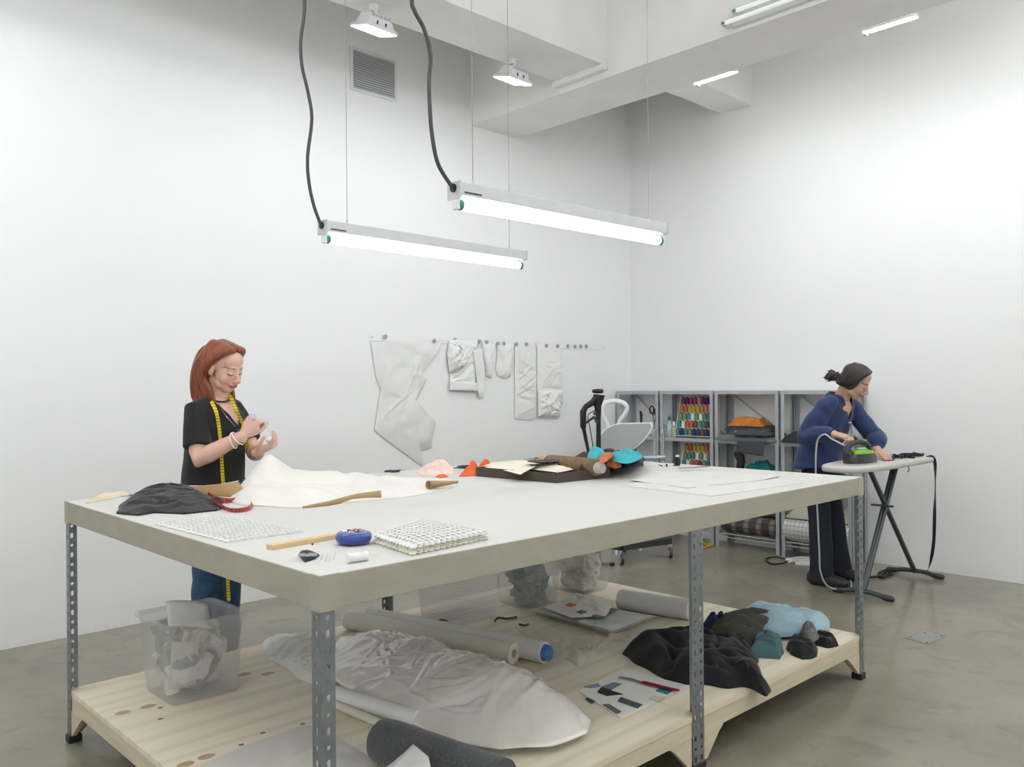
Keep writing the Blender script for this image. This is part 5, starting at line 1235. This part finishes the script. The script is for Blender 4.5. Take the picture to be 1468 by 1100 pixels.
def hand_mb(wr, d, nrm, thumb, curls, scale=1.0, spread=.0, tcurl=.5):
    """palm, four fingers and thumb; d to the knuckles, nrm out of the palm, thumb = +1/-1 side"""
    mb = MB(); d = Vector(d).normalized(); nrm = Vector(nrm); nrm = (nrm - d * nrm.dot(d)).normalized(); s = d.cross(nrm) * thumb; k = scale
    rings = []
    for t_, w_, th in ((-.03, .024, .019), (-.005, .025, .018), (.02, .032, .019), (.05, .039, .017), (.08, .039, .014), (.092, .034, .010)):
        c = Vector(wr) + d * t_ * k
        rings.append([c + s * math.cos(a) * w_ * k + nrm * math.sin(a) * th * k for a in [2 * PI * q / 18 for q in range(18)]])
    mb.loft(rings)
    for f in range(4):
        off = (.029, .010, -.010, -.027)[f]; ln = (.070, .078, .073, .057)[f]; c = curls[f]
        p = Vector(wr) + d * (.080 - (.0, .0, .002, .007)[f]) * k + s * off * k; pts = [p - d * .012 * k]; a = 0; sp = spread * (1.5 - f)
        for j, fr in enumerate((.45, .30, .25)):
            a += c[j]; v = (d * math.cos(a) + nrm * math.sin(a) + s * sp * math.cos(a)).normalized(); pts.append(p.copy()) if j == 0 else None; p = p + v * ln * fr * k; pts.append(p.copy())
        limb(mb, pts, [r * k for r in (.0088, .0092, .0084, .0078, .0066)], 12)
    p = Vector(wr) + d * .02 * k + s * .026 * k + nrm * .006 * k; v = (d * .62 + s * .68 + nrm * .3).normalized(); pts = [p - v * .01 * k, p]; 
    for j, ln in enumerate((.04, .032, .026)):
        v = (v + (d * .5 - s * .35 + nrm * .35) * tcurl * (.35 + .4 * j)).normalized(); p = p + v * ln * k; pts.append(p.copy())
    limb(mb, pts, [r * k for r in (.014, .0135, .011, .0098, .008)], 12)
    return mb
class Head:
    def __init__(s, c, fwd, up, scale=1.0):
        s.c = Vector(c); s.f = Vector(fwd).normalized(); u = Vector(up); s.u = (u - s.f * u.dot(s.f)).normalized(); s.l = s.u.cross(s.f); s.k = scale
        s.M = Matrix((s.l, s.f, s.u)).transposed()          # local (left, forward, up) to world
    def p(s, l, f, u): return s.c + (s.l * l + s.f * f + s.u * u) * s.k
    def e(s, mb, l, f, u, rl, rf, ru, nu=20, nv=14): mb.ell(s.p(l, f, u), (rl * s.k, rf * s.k, ru * s.k), s.M, nu, nv)
    def build(s, mb):
        e = lambda *a: s.e(mb, *a)
        e(0, -.012, .035, .073, .094, .084); e(0, .03, -.02, .061, .062, .088); e(0, .012, -.062, .053, .058, .045); e(0, .046, -.088, .035, .035, .030)
        e(0, .070, .016, .05, .022, .024); e(0, .048, .05, .058, .040, .05)
        for q in (-1, 1):
            e(q * .031, .052, -.036, .031, .030, .036); e(q * .031, .077, -.004, .0165, .013, .0115); e(q * .074, -.008, -.012, .009, .019, .031, 12, 10); e(q * .012, .102, -.041, .0095, .011, .0085, 10, 8)
            e(q * .026, .026, -.068, .03, .046, .034)
        limb(mb, [s.p(0, .088, .006), s.p(0, .099, -.018), s.p(0, .109, -.036)], [.009 * s.k, .010 * s.k, .0125 * s.k], 10)
        e(0, .083, -.060, .026, .014, .016); e(0, .0915, -.0625, .0215, .0085, .0050); e(0, .0905, -.0730, .0185, .0085, .0058)
    def local(s, V):
        D = (V - np.array(s.c)) / s.k; return D @ np.array(s.l), D @ np.array(s.f), D @ np.array(s.u)
    def colours(s, V, skin, lips, brow):
        L, F, U = s.local(V); C = np.tile(np.array(lin(skin)), (len(V), 1))
        def mixin(mask, col, amt):
            m_ = np.clip(mask, 0, 1)[:, None] * amt; C[:] = C * (1 - m_) + np.array(lin(col)) * m_
        front = F > .03
        for q in (-1, 1):
            mixin(front * np.exp(-(((L - q * .036) / .022) ** 2 + ((U + .035) / .022) ** 2)), lips, .28)
            arch = .024 - 5.5 * (L - q * .034) ** 2
            mixin(front * (np.abs(U - arch) < .0042) * (np.abs(L - q * .034) < .021), brow, .75)
            lash = -.0085 - 8 * (L - q * .031) ** 2 * -1
            mixin(front * (np.abs(U - lash) < .0026) * (np.abs(L - q * .031) < .0155), '#3a2620', .8)
        mixin((F > .07) * np.exp(-((L / .016) ** 2 + ((U + .038) / .014) ** 2)), lips, .3)
        mixin((F > .075) * np.clip(1.35 - ((L / .0215) ** 2 + ((U + .067) / .0105) ** 2), 0, .3) / .3, lips, .85)
        mixin((F > .075) * (np.abs(U + .0675) < .0013) * (np.abs(L) < .02), '#6d2f2a', .8)
        return C
def elloft(mb, secs, n=30):
    """stack of ellipses (cx, cy, cz, rx, ry[, tilt about x])"""
    rings = []
    for q in secs:
        cx, cy, cz, rx, ry = q[:5]; tl = q[5] if len(q) > 5 else 0
        rings.append([Vector((cx + rx * math.cos(a), cy + ry * math.sin(a) * math.cos(tl), cz + ry * math.sin(a) * math.sin(tl))) for a in [2 * PI * k / n for k in range(n)]])
    return mb.loft(rings)
def folds_on(me, amp, fx, fz, seed, keep=None):
    V = verts(me); N_ = np.empty(len(me.vertices) * 3, np.float32); me.vertices.foreach_get('normal', N_); N_ = N_.reshape(-1, 3)
    u = (V[:, 0] * .72 - V[:, 1] * .69); w_ = (V[:, 0] * .69 + V[:, 1] * .72)
    n = vn(u * fx + .8 * vn(u * 6, V[:, 2] * 6, seed), V[:, 2] * fz + w_ * 3, seed + 2) + .6 * vn(u * fx * 1.9 + V[:, 2] * fz, V[:, 2] * fz * 1.7 - u * 4, seed + 5)
    a = amp if keep is None else amp * keep(V)
    setverts(me, V + N_ * (n * a)[:, None])
def cut(me, mask_fn):
    V = verts(me); k = mask_fn(V); bm = bmesh.new(); bm.from_mesh(me); bm.verts.ensure_lookup_table()
    bmesh.ops.delete(bm, geom=[v for v, q in zip(bm.verts, k) if q], context='VERTS')
    for _ in range(10):
        new = {}
        for v in bm.verts:
            if v.is_boundary:
                nb_ = [e.other_vert(v).co for e in v.link_edges if e.is_boundary]
                if len(nb_) >= 2: new[v] = v.co * .4 + (nb_[0] + nb_[1]) * .3
        for v, c in new.items(): v.co = c
    bm.to_mesh(me); bm.free(); me.update()
m_skin = mat('light_skin', '#d8ab95', .5, var=.03, vs=30, attr='tint', sub=.12)
def locks(hd, paths, r, seed, jitter=.006, n=18):
    """hair locks given as lists of (l, f, u) in the head's frame"""
    rnd = random.Random(seed); mb = MB()
    for pth in paths:
        j = [rnd.gauss(0, jitter) for _ in range(3)]
        pts = [hd.p(a + j[0] * i / len(pth), b_ + j[1] * i / len(pth), c + j[2] * i / len(pth)) for i, (a, b_, c) in enumerate(pth)]
        c = crom(pts, n, False); mb.tube(c, [r * hd.k * (.55 + .6 * math.sin(PI * min(1, .15 + .85 * i / (n - 1)))) for i in range(n)], 8)
    return mb
def hair_mat(name, col, dark, light=None):
    M = mat(name, col, .42, var=.18, vs=14, stretch=(6, 6, 1), sheen=.1, bump=.25, bs=50)
    v = texcoord(M, (40, 40, 3)); overlay(M, ramp(M, ntex(M, v, 3, 3, .3), .5, .7), dark, .6)
    if light: overlay(M, ramp(M, ntex(M, texcoord(M, (28, 28, 2)), 3, 3, .3), .55, .75), light, .6)
    return M

# ------------------------------------------------------------------ person at the table
W1 = thing('person', 'person with long red hair in black tee winding thread behind the table', 'person', (1.83, 4.02, 0))
hd = Head((1.835, 3.945, 1.512), (.34, -.87, -.36), (0, -.2, 1), .98)
hmb = MB(); hd.build(hmb)
limb(hmb, [hd.p(0, -.02, -.06), (1.828, 4.0, 1.40), (1.822, 4.02, 1.33)], [.052, .05, .062], 20)
head_me = vox(hmb, .0034, 10)
bmb = MB()
elloft(bmb, [(1.82, 4.03, .86, .15, .10), (1.82, 4.03, .95, .155, .105), (1.82, 4.025, 1.05, .135, .095), (1.82, 4.02, 1.17, .15, .108), (1.822, 4.015, 1.25, .145, .114), (1.822, 4.015, 1.30, .125, .095), (1.822, 4.02, 1.345, .085, .068), (1.823, 4.02, 1.39, .055, .055)])
TURN = .5; TC = Vector((1.82, 4.02, 0)); TR = Matrix.Translation(TC) @ Matrix.Rotation(TURN, 4, 'Z') @ Matrix.Translation(-TC)
bmb.v = [tuple(TR @ Vector(p)) for p in bmb.v]
def chest(px, py, off=.006, rx=.168, ry=.132):
    r_ = ray(px, py); Ri = Matrix.Rotation(-TURN, 3, 'Z'); o_ = Ri @ (Vector((0, 0, CAMH)) - TC); d_ = Ri @ r_; a_ = rx + off; b_ = ry + off
    A = (d_.x / a_) ** 2 + (d_.y / b_) ** 2; B = 2 * (o_.x * d_.x / a_ ** 2 + o_.y * d_.y / b_ ** 2); C = (o_.x / a_) ** 2 + (o_.y / b_) ** 2 - 1
    D = max(0, B * B - 4 * A * C); t_ = (-B - math.sqrt(D)) / (2 * A); return r_ * t_ + Vector((0, 0, CAMH))
shR, elR, wrR = (1.70, 3.955, 1.305), tuple(onY(284, 659, 3.875)), tuple(onY(350, 624, 3.715))
shL, elL, wrL = (1.935, 4.08, 1.305), (1.99, 3.94, 1.085), (1.89, 3.70, 1.112)
for sh, el, wr in ((shR, elR, wrR), (shL, elL, wrL)):
    sh, el, wr = Vector(sh), Vector(el), Vector(wr)
    limb(bmb, [sh, sh.lerp(el, .4), sh.lerp(el, .85), el, el.lerp(wr, .25), el.lerp(wr, .65), wr], [.042, .044, .040, .041, .043, .034, .026], 18)
for x in (1.775, 1.875): limb(bmb, [(x, 4.03, .85), (x, 4.02, .5), (x, 4.03, .1)], [.08, .055, .04], 16)
body_me = vox(bmb, .0065, 5)
hr = hand_mb(wrR, Vector(wrR) + Vector((.045, -.03, .085)) - Vector(wrR), (.65, .45, -.05), -1, ((.95, 1.3, .7), (1.2, 1.5, .8), (1.35, 1.5, .8), (1.4, 1.5, .8)), 1.0, .02, 1.5)
hl = hand_mb(wrL, Vector((1.93, 3.62, 1.145)) - Vector(wrL), (-.25, .15, .9), 1, ((.35, .55, .4), (.5, .6, .4), (.65, .7, .4), (.8, .7, .4)), 1.0, .05, .7)
me = join([body_me, head_me, vox(hr, .0026, 3), vox(hl, .0026, 3)], 'body')
V = verts(me); C_ = hd.colours(V, '#dbb09c', '#bd6a62', '#8a5a42'); tint(me, C_)
mobj(me, 'body', m_skin, W1)
# black tee
tmb = MB()
elloft(tmb, [(1.82, 4.03, .84, .17, .125), (1.82, 4.03, .93, .172, .128), (1.82, 4.025, 1.02, .172, .132), (1.82, 4.02, 1.12, .168, .132), (1.82, 4.012, 1.22, .164, .130), (1.822, 4.012, 1.285, .152, .112), (1.822, 4.02, 1.34, .115, .08), (1.823, 4.022, 1.375, .075, .066)])
tmb.v = [tuple(TR @ Vector(p)) for p in tmb.v]
for sh, el, k in ((shR, elR, -1), (shL, elL, 1)):
    sh, el = Vector(sh), Vector(el); a = TR @ Vector((1.82 + k * .075, 4.015, 1.325)); m1 = sh.lerp(el, .35) + Vector((k * .004, 0, 0)); m2 = sh.lerp(el, .74)
    tmb.tube([a, sh + Vector((k * .006, 0, .004)), m1, m2, m2.lerp(el, .05)], [.045, .055, .06, .066, .06], 20)
tee = vox(tmb, .006, 6)
def vneck(V):
    z = V[:, 2]; c_, s_ = math.cos(-TURN), math.sin(-TURN); dx, dy = V[:, 0] - 1.82, V[:, 1] - 4.02; x = dx * c_ - dy * s_; front = (dx * s_ + dy * c_) < .01
    return (front & (z > 1.232) & (np.abs(x) < .012 + .56 * (z - 1.232))) | ((z > 1.352) & (np.abs(x) < .078))
cut(tee, vneck)
folds_on(tee, .008, 10, 4, 3); o = mobj(tee, 'tee_shirt', mat('black_jersey', '#161617', .85, var=.2, vs=20, sheen=.1), W1)
# jeans and shoes
jm = MB(); elloft(jm, [(1.82, 4.03, .96, .158, .115), (1.82, 4.03, .85, .17, .125), (1.82, 4.03, .76, .165, .12)])
for x in (1.775, 1.872): limb(jm, [(x + (1.82 - x) * .2, 4.03, .82), (x, 4.02, .5), (x, 4.03, .12)], [.088, .072, .066], 18)
jm = vox(jm, .008, 4); folds_on(jm, .005, 9, 12, 7)
m_denim = mat('blue_denim', '#2f4f6e', .85, var=.2, vs=50, sheen=.1); mobj(jm, 'jeans', m_denim, W1)
for x in (1.775, 1.872):
    sm = MB(); limb(sm, [(x, 4.06, .045), (x, 3.98, .045), (x, 3.88, .035)], [(.042, .044), (.045, .042), (.036, .03)], 16); mobj(vox(sm, .006, 3), 'shoe', m_dark, W1)
# hair: parted, tucked behind the ear, down to the shoulder
hp_ = []
for q in (-1, 1):
    for i in range(15):
        t_ = i / 14; f0 = .050 - .128 * t_; side_ = q
        fear = -.035 - .055 * t_
        hp_.append([(q * .006, f0, .112 - .012 * abs(t_ - .4)), (q * .045, f0 * .9 + .004, .106), (q * .078, f0 * .55 - .018, .062), (q * .086, fear + .006, .0), (q * .080, fear - .01, -.06), (q * .07, fear + .005 + .045 * (1 - t_), -.12), (q * .062, fear + .02 + .07 * (1 - t_), -.178 - .022 * (i % 3))])
for i in range(13):
    l = -.07 + .14 * i / 12
    hp_.append([(l * .5, -.05, .115), (l * .9, -.095, .06), (l * 1.05, -.108, -.01), (l * 1.1, -.105, -.08), (l * 1.05, -.092, -.15), (l, -.08, -.185 - .02 * (i % 2))])
hb = locks(hd, hp_, .017, 4); hd.e(hb, 0, -.030, .05, .080, .088, .076); hd.e(hb, 0, -.06, -.02, .072, .045, .09)
hm = vox(hb, .0042, 1, .4)
mobj(hm, 'hair', hair_mat('auburn_hair', '#84401f', '#4a1d10', '#b4622f'), W1)
# necklace, chain, bracelets
nb = [Vector((1.823 + .066 * math.sin(a), 4.012 - .072 * math.cos(a), 1.372 - .028 * math.cos(a))) for a in [2 * PI * i / 40 for i in range(41)]]
o = MB().tube(nb, .0045, 8).build('necklace', m_black, W1)
cpts = [onY(313, 578, 3.93), chest(322, 594, -.006), chest(333, 607), chest(340, 616), chest(341, 619), chest(342, 612), chest(338, 595, -.004), onY(333, 580, 3.91)]
MB().tube(crom(cpts, 60, False), .0014, 6).build('chain', m_chrome, W1)
wv = (Vector(wrR) - Vector(elR)).normalized()
for k in range(2):
    c = Vector(wrR) - wv * (.035 + .022 * k); a_ = wv.cross(Vector((0, 0, 1))).normalized(); b_ = wv.cross(a_)
    tilt = wv * (.008 * (1 - 2 * k))
    MB().tube([c + (a_ * math.cos(t_) + b_ * math.sin(t_)) * .036 + tilt * math.sin(t_) for t_ in [2 * PI * i / 28 for i in range(29)]], .003, 8).build('bracelet', mat('white_bangle', '#efece4', .4), W1)
# thread between the hands, spool in the left hand
pR = Vector(wrR) + Vector((.055, -.045, .105)); pL = Vector((1.925, 3.62, 1.165))
o = MB().tube([pR, pR.lerp(pL, .5) + Vector((.004, 0, -.004)), pL], .0009, 5).build('thread', m_thread); tag(o, 'thin white thread stretched between the hands of the red haired person', 'thread')
sp_ = thing('thread_ball', 'small white thread bundle held in the palm of the red haired person', 'thread', pL)
MB().ell(pL + Vector((-.008, .01, .0)), (.026, .02, .017)).build('ball', m_thread, sp_)
sc2 = thing('thread_card', 'small pale card pinched in the raised hand', 'card', pR); MB().box(-.014, .014, -.002, .002, -.01, .012, Matrix.Translation(pR + Vector((-.03, .0, -.018)))).build('card', mat('pale_blue_card', '#c9cfdb', .5), sc2, smooth=False)
# yellow tape measure round the neck
m_ytape = mat('yellow_tape', '#e3c81c', .45, var=.03); _v = texcoord(m_ytape); overlay(m_ytape, ramp(m_ytape, wave(m_ytape, _v, 22, 0, 'Z'), .86, .9), '#2a2412', .85)
tp = [onY(328, 862, 3.915), onY(325, 800, 3.90), chest(322, 720, .014), chest(319, 680, .014), chest(317, 645, .014), chest(314, 612, .010), chest(309, 588, .004), Vector((1.77, 3.985, 1.372)), Vector((1.778, 4.05, 1.40)), Vector((1.825, 4.088, 1.41)), Vector((1.872, 4.05, 1.40)), Vector((1.876, 3.975, 1.375)), chest(338, 586, .0), chest(346, 604, .012), chest(351, 622, .014), chest(354, 640, .014), chest(355, 652, .014)]
o = ribbon(tp, .017, .0012, 160, up=(.72, -.69, .02)).build('tape_measure', m_ytape); tag(o, 'yellow tape measure hanging round the neck of the red haired person', 'tape measure')

# ------------------------------------------------------------------ person ironing
W2 = thing('person', 'person with dark tied hair in navy blouse and trousers ironing', 'person', (5.76, 2.78, 0))
h2 = Head((5.715, 2.545, 1.425), (.26, -.82, -.50), (0, -.5, .86), .95)
hmb = MB(); h2.build(hmb)
limb(hmb, [h2.p(0, -.03, -.06), (5.725, 2.63, 1.345), (5.735, 2.67, 1.28)], [.052, .05, .06], 20)
head2 = vox(hmb, .0034, 10)
bmb = MB()
elloft(bmb, [(5.75, 2.82, .84, .16, .11), (5.75, 2.81, .93, .155, .108), (5.745, 2.775, 1.05, .135, .1), (5.74, 2.725, 1.16, .15, .105), (5.735, 2.69, 1.24, .135, .1), (5.735, 2.675, 1.29, .09, .07), (5.73, 2.665, 1.335, .06, .055)])
sR2, eR2, wR2 = Vector((5.575, 2.68, 1.265)), Vector((5.495, 2.80, 1.045)), Vector((5.425, 2.555, 1.075))
sL2, eL2, wL2 = Vector((5.895, 2.67, 1.255)), Vector((5.975, 2.52, 1.03)), Vector((5.83, 2.445, .955))
for sh, el, wr in ((sR2, eR2, wR2), (sL2, eL2, wL2)):
    limb(bmb, [sh, sh.lerp(el, .5), el, el.lerp(wr, .3), el.lerp(wr, .7), wr], [.05, .043, .039, .041, .032, .026], 16)
body2 = vox(bmb, .007, 5)
hr2 = hand_mb(wR2, Vector((5.42, 2.40, 1.042)) - wR2, (.1, -.1, -1), 1, ((.35, .5, .3), (.5, 1.1, .7), (.6, 1.2, .7), (.65, 1.2, .7)), 1.0, .02, .6)
hl2 = hand_mb(wL2, Vector((5.80, 2.36, .905)) - wL2, (0, -.3, -1), -1, ((.15, .35, .2), (.15, .4, .2), (.2, .4, .2), (.25, .45, .2)), .98, .05, .3)
me = join([body2, head2, vox(hr2, .0028, 3), vox(hl2, .0028, 3)], 'body'); V = verts(me); tint(me, h2.colours(V, '#cfa58d', '#a95a55', '#3a2a22')); mobj(me, 'body', m_skin, W2)
m_blouse = mat('navy_blouse_cotton', '#23345f', .8, var=.12, vs=18, sheen=.15); m_trs = mat('dark_navy_wool', '#171b2a', .85, var=.15, vs=20)
tmb = MB()
elloft(tmb, [(5.735, 2.83, .82, .205, .155), (5.738, 2.825, .90, .195, .15), (5.742, 2.795, 1.0, .18, .142), (5.742, 2.755, 1.1, .172, .135), (5.738, 2.715, 1.19, .172, .125), (5.735, 2.685, 1.26, .162, .1), (5.733, 2.672, 1.305, .11, .075), (5.73, 2.665, 1.335, .068, .06)])
for sh, el, wr, k in ((sR2, eR2, wR2, -1), (sL2, eL2, wL2, 1)):
    a = Vector((5.735 + k * .09, 2.68, 1.275))
    c, r_ = dense([a, sh, sh.lerp(el, .5), el, el.lerp(wr, .4), el.lerp(wr, .75), el.lerp(wr, .86)], [.05, .066, .068, .064, .062, .056, .036], 26); tmb.tube(c, r_, 18)
    tmb.tube([el.lerp(wr, .82), el.lerp(wr, .97)], [.036, .034], 16)
bl = vox(tmb, .0065, 4)
cut(bl, lambda V: (V[:, 1] < 2.66) & (V[:, 2] > 1.16) & (np.abs(V[:, 0] - 5.735) < .006 + .30 * (V[:, 2] - 1.16)) | ((V[:, 2] > 1.318) & (np.abs(V[:, 0] - 5.73) < .06)))
folds_on(bl, .012, 9, 7, 11); mobj(bl, 'blouse', m_blouse, W2)
# collar
col = MB(); rings = []
for i in range(25):
    a = -2.3 + 4.6 * i / 24; c = Vector((5.732 + .070 * math.sin(a), 2.668 + .064 * math.cos(a), 1.318 - .035 * (1 - math.cos(a)) * .5)); rad = Vector((math.sin(a), math.cos(a), 0))
    rings.append([c, c + rad * .004 + Vector((0, 0, .038)), c + rad * .022 + Vector((0, 0, .02)), c + rad * .03 + Vector((0, 0, -.012))])
col.loft(rings, caps=False, close=False).build('collar', m_blouse, W2, solid=.004)
for z, y in ((1.14, 2.592), (1.05, 2.636)): MB().cyl((5.738, y - .006, z), (5.738, y + .01, z), .006, 10).build('blouse_button', m_white, W2)
tm = MB(); elloft(tm, [(5.75, 2.825, .95, .155, .115), (5.755, 2.825, .85, .168, .13), (5.765, 2.815, .74, .165, .12)])
for (xt, xk, xa) in ((5.69, 5.68, 5.635), (5.84, 5.865, 5.90)):
    c, r_ = dense([(xt, 2.82, .82), (xk, 2.79, .48), (xa, 2.76, .06)], [.092, .076, .088], 14); tm.tube(c, r_, 20)
tm = vox(tm, .0085, 3); folds_on(tm, .006, 9, 5, 17); mobj(tm, 'trousers', m_trs, W2)
for x in (5.635, 5.90):
    sm = MB(); limb(sm, [(x - .01, 2.82, .05), (x, 2.72, .05), (x + .005, 2.60, .036)], [(.045, .05), (.05, .048), (.04, .033)], 16); mobj(vox(sm, .006, 3), 'shoe', mat('dark_shoe_leather', '#2b2a2b', .5), W2)
hp_ = []
for q in (-1, 1):
    for i in range(14):
        t_ = i / 13; f0 = .085 - .14 * t_
        hp_.append([(q * .004, .058 - .115 * t_, .108 + .016 * math.sin(t_ * 3)), (q * .048, .046 - .118 * t_, .096), (q * .074, .026 - .10 * t_, .055), (q * .082, .002 - .075 * t_, -.012 - .01 * t_), (q * .066, -.055 - .035 * t_, -.052), (q * .015, -.115, -.045)])
hb = locks(h2, hp_, .016, 8, .003); h2.e(hb, 0, -.028, .048, .080, .090, .074); h2.e(hb, 0, -.052, .0, .074, .064, .085)
for q in (-1, 1): h2.e(hb, q * .038, -.022, .008, .046, .066, .080)
rnd = random.Random(2); lk = []
for i in range(26):
    a0 = rnd.uniform(0, 6.28); r_ = rnd.uniform(.01, .032); pts = []
    for j in range(8):
        a = a0 + j * .95; pts.append((r_ * math.cos(a) + rnd.gauss(0, .006), -.125 - .010 * j * rnd.uniform(.5, 1.2), -.03 + r_ * math.sin(a) - .008 * j * rnd.random()))
    lk.append(pts)
kb = locks(h2, lk, .0055, 3, .004, 30); h2.e(hb, 0, -.135, -.035, .034, .03, .034)
hb.add(kb.v, kb.f)
hm = vox(hb, .0042, 1, .4); mobj(hm, 'hair', hair_mat('dark_brown_hair', '#241b18', '#0f0b0a'), W2)
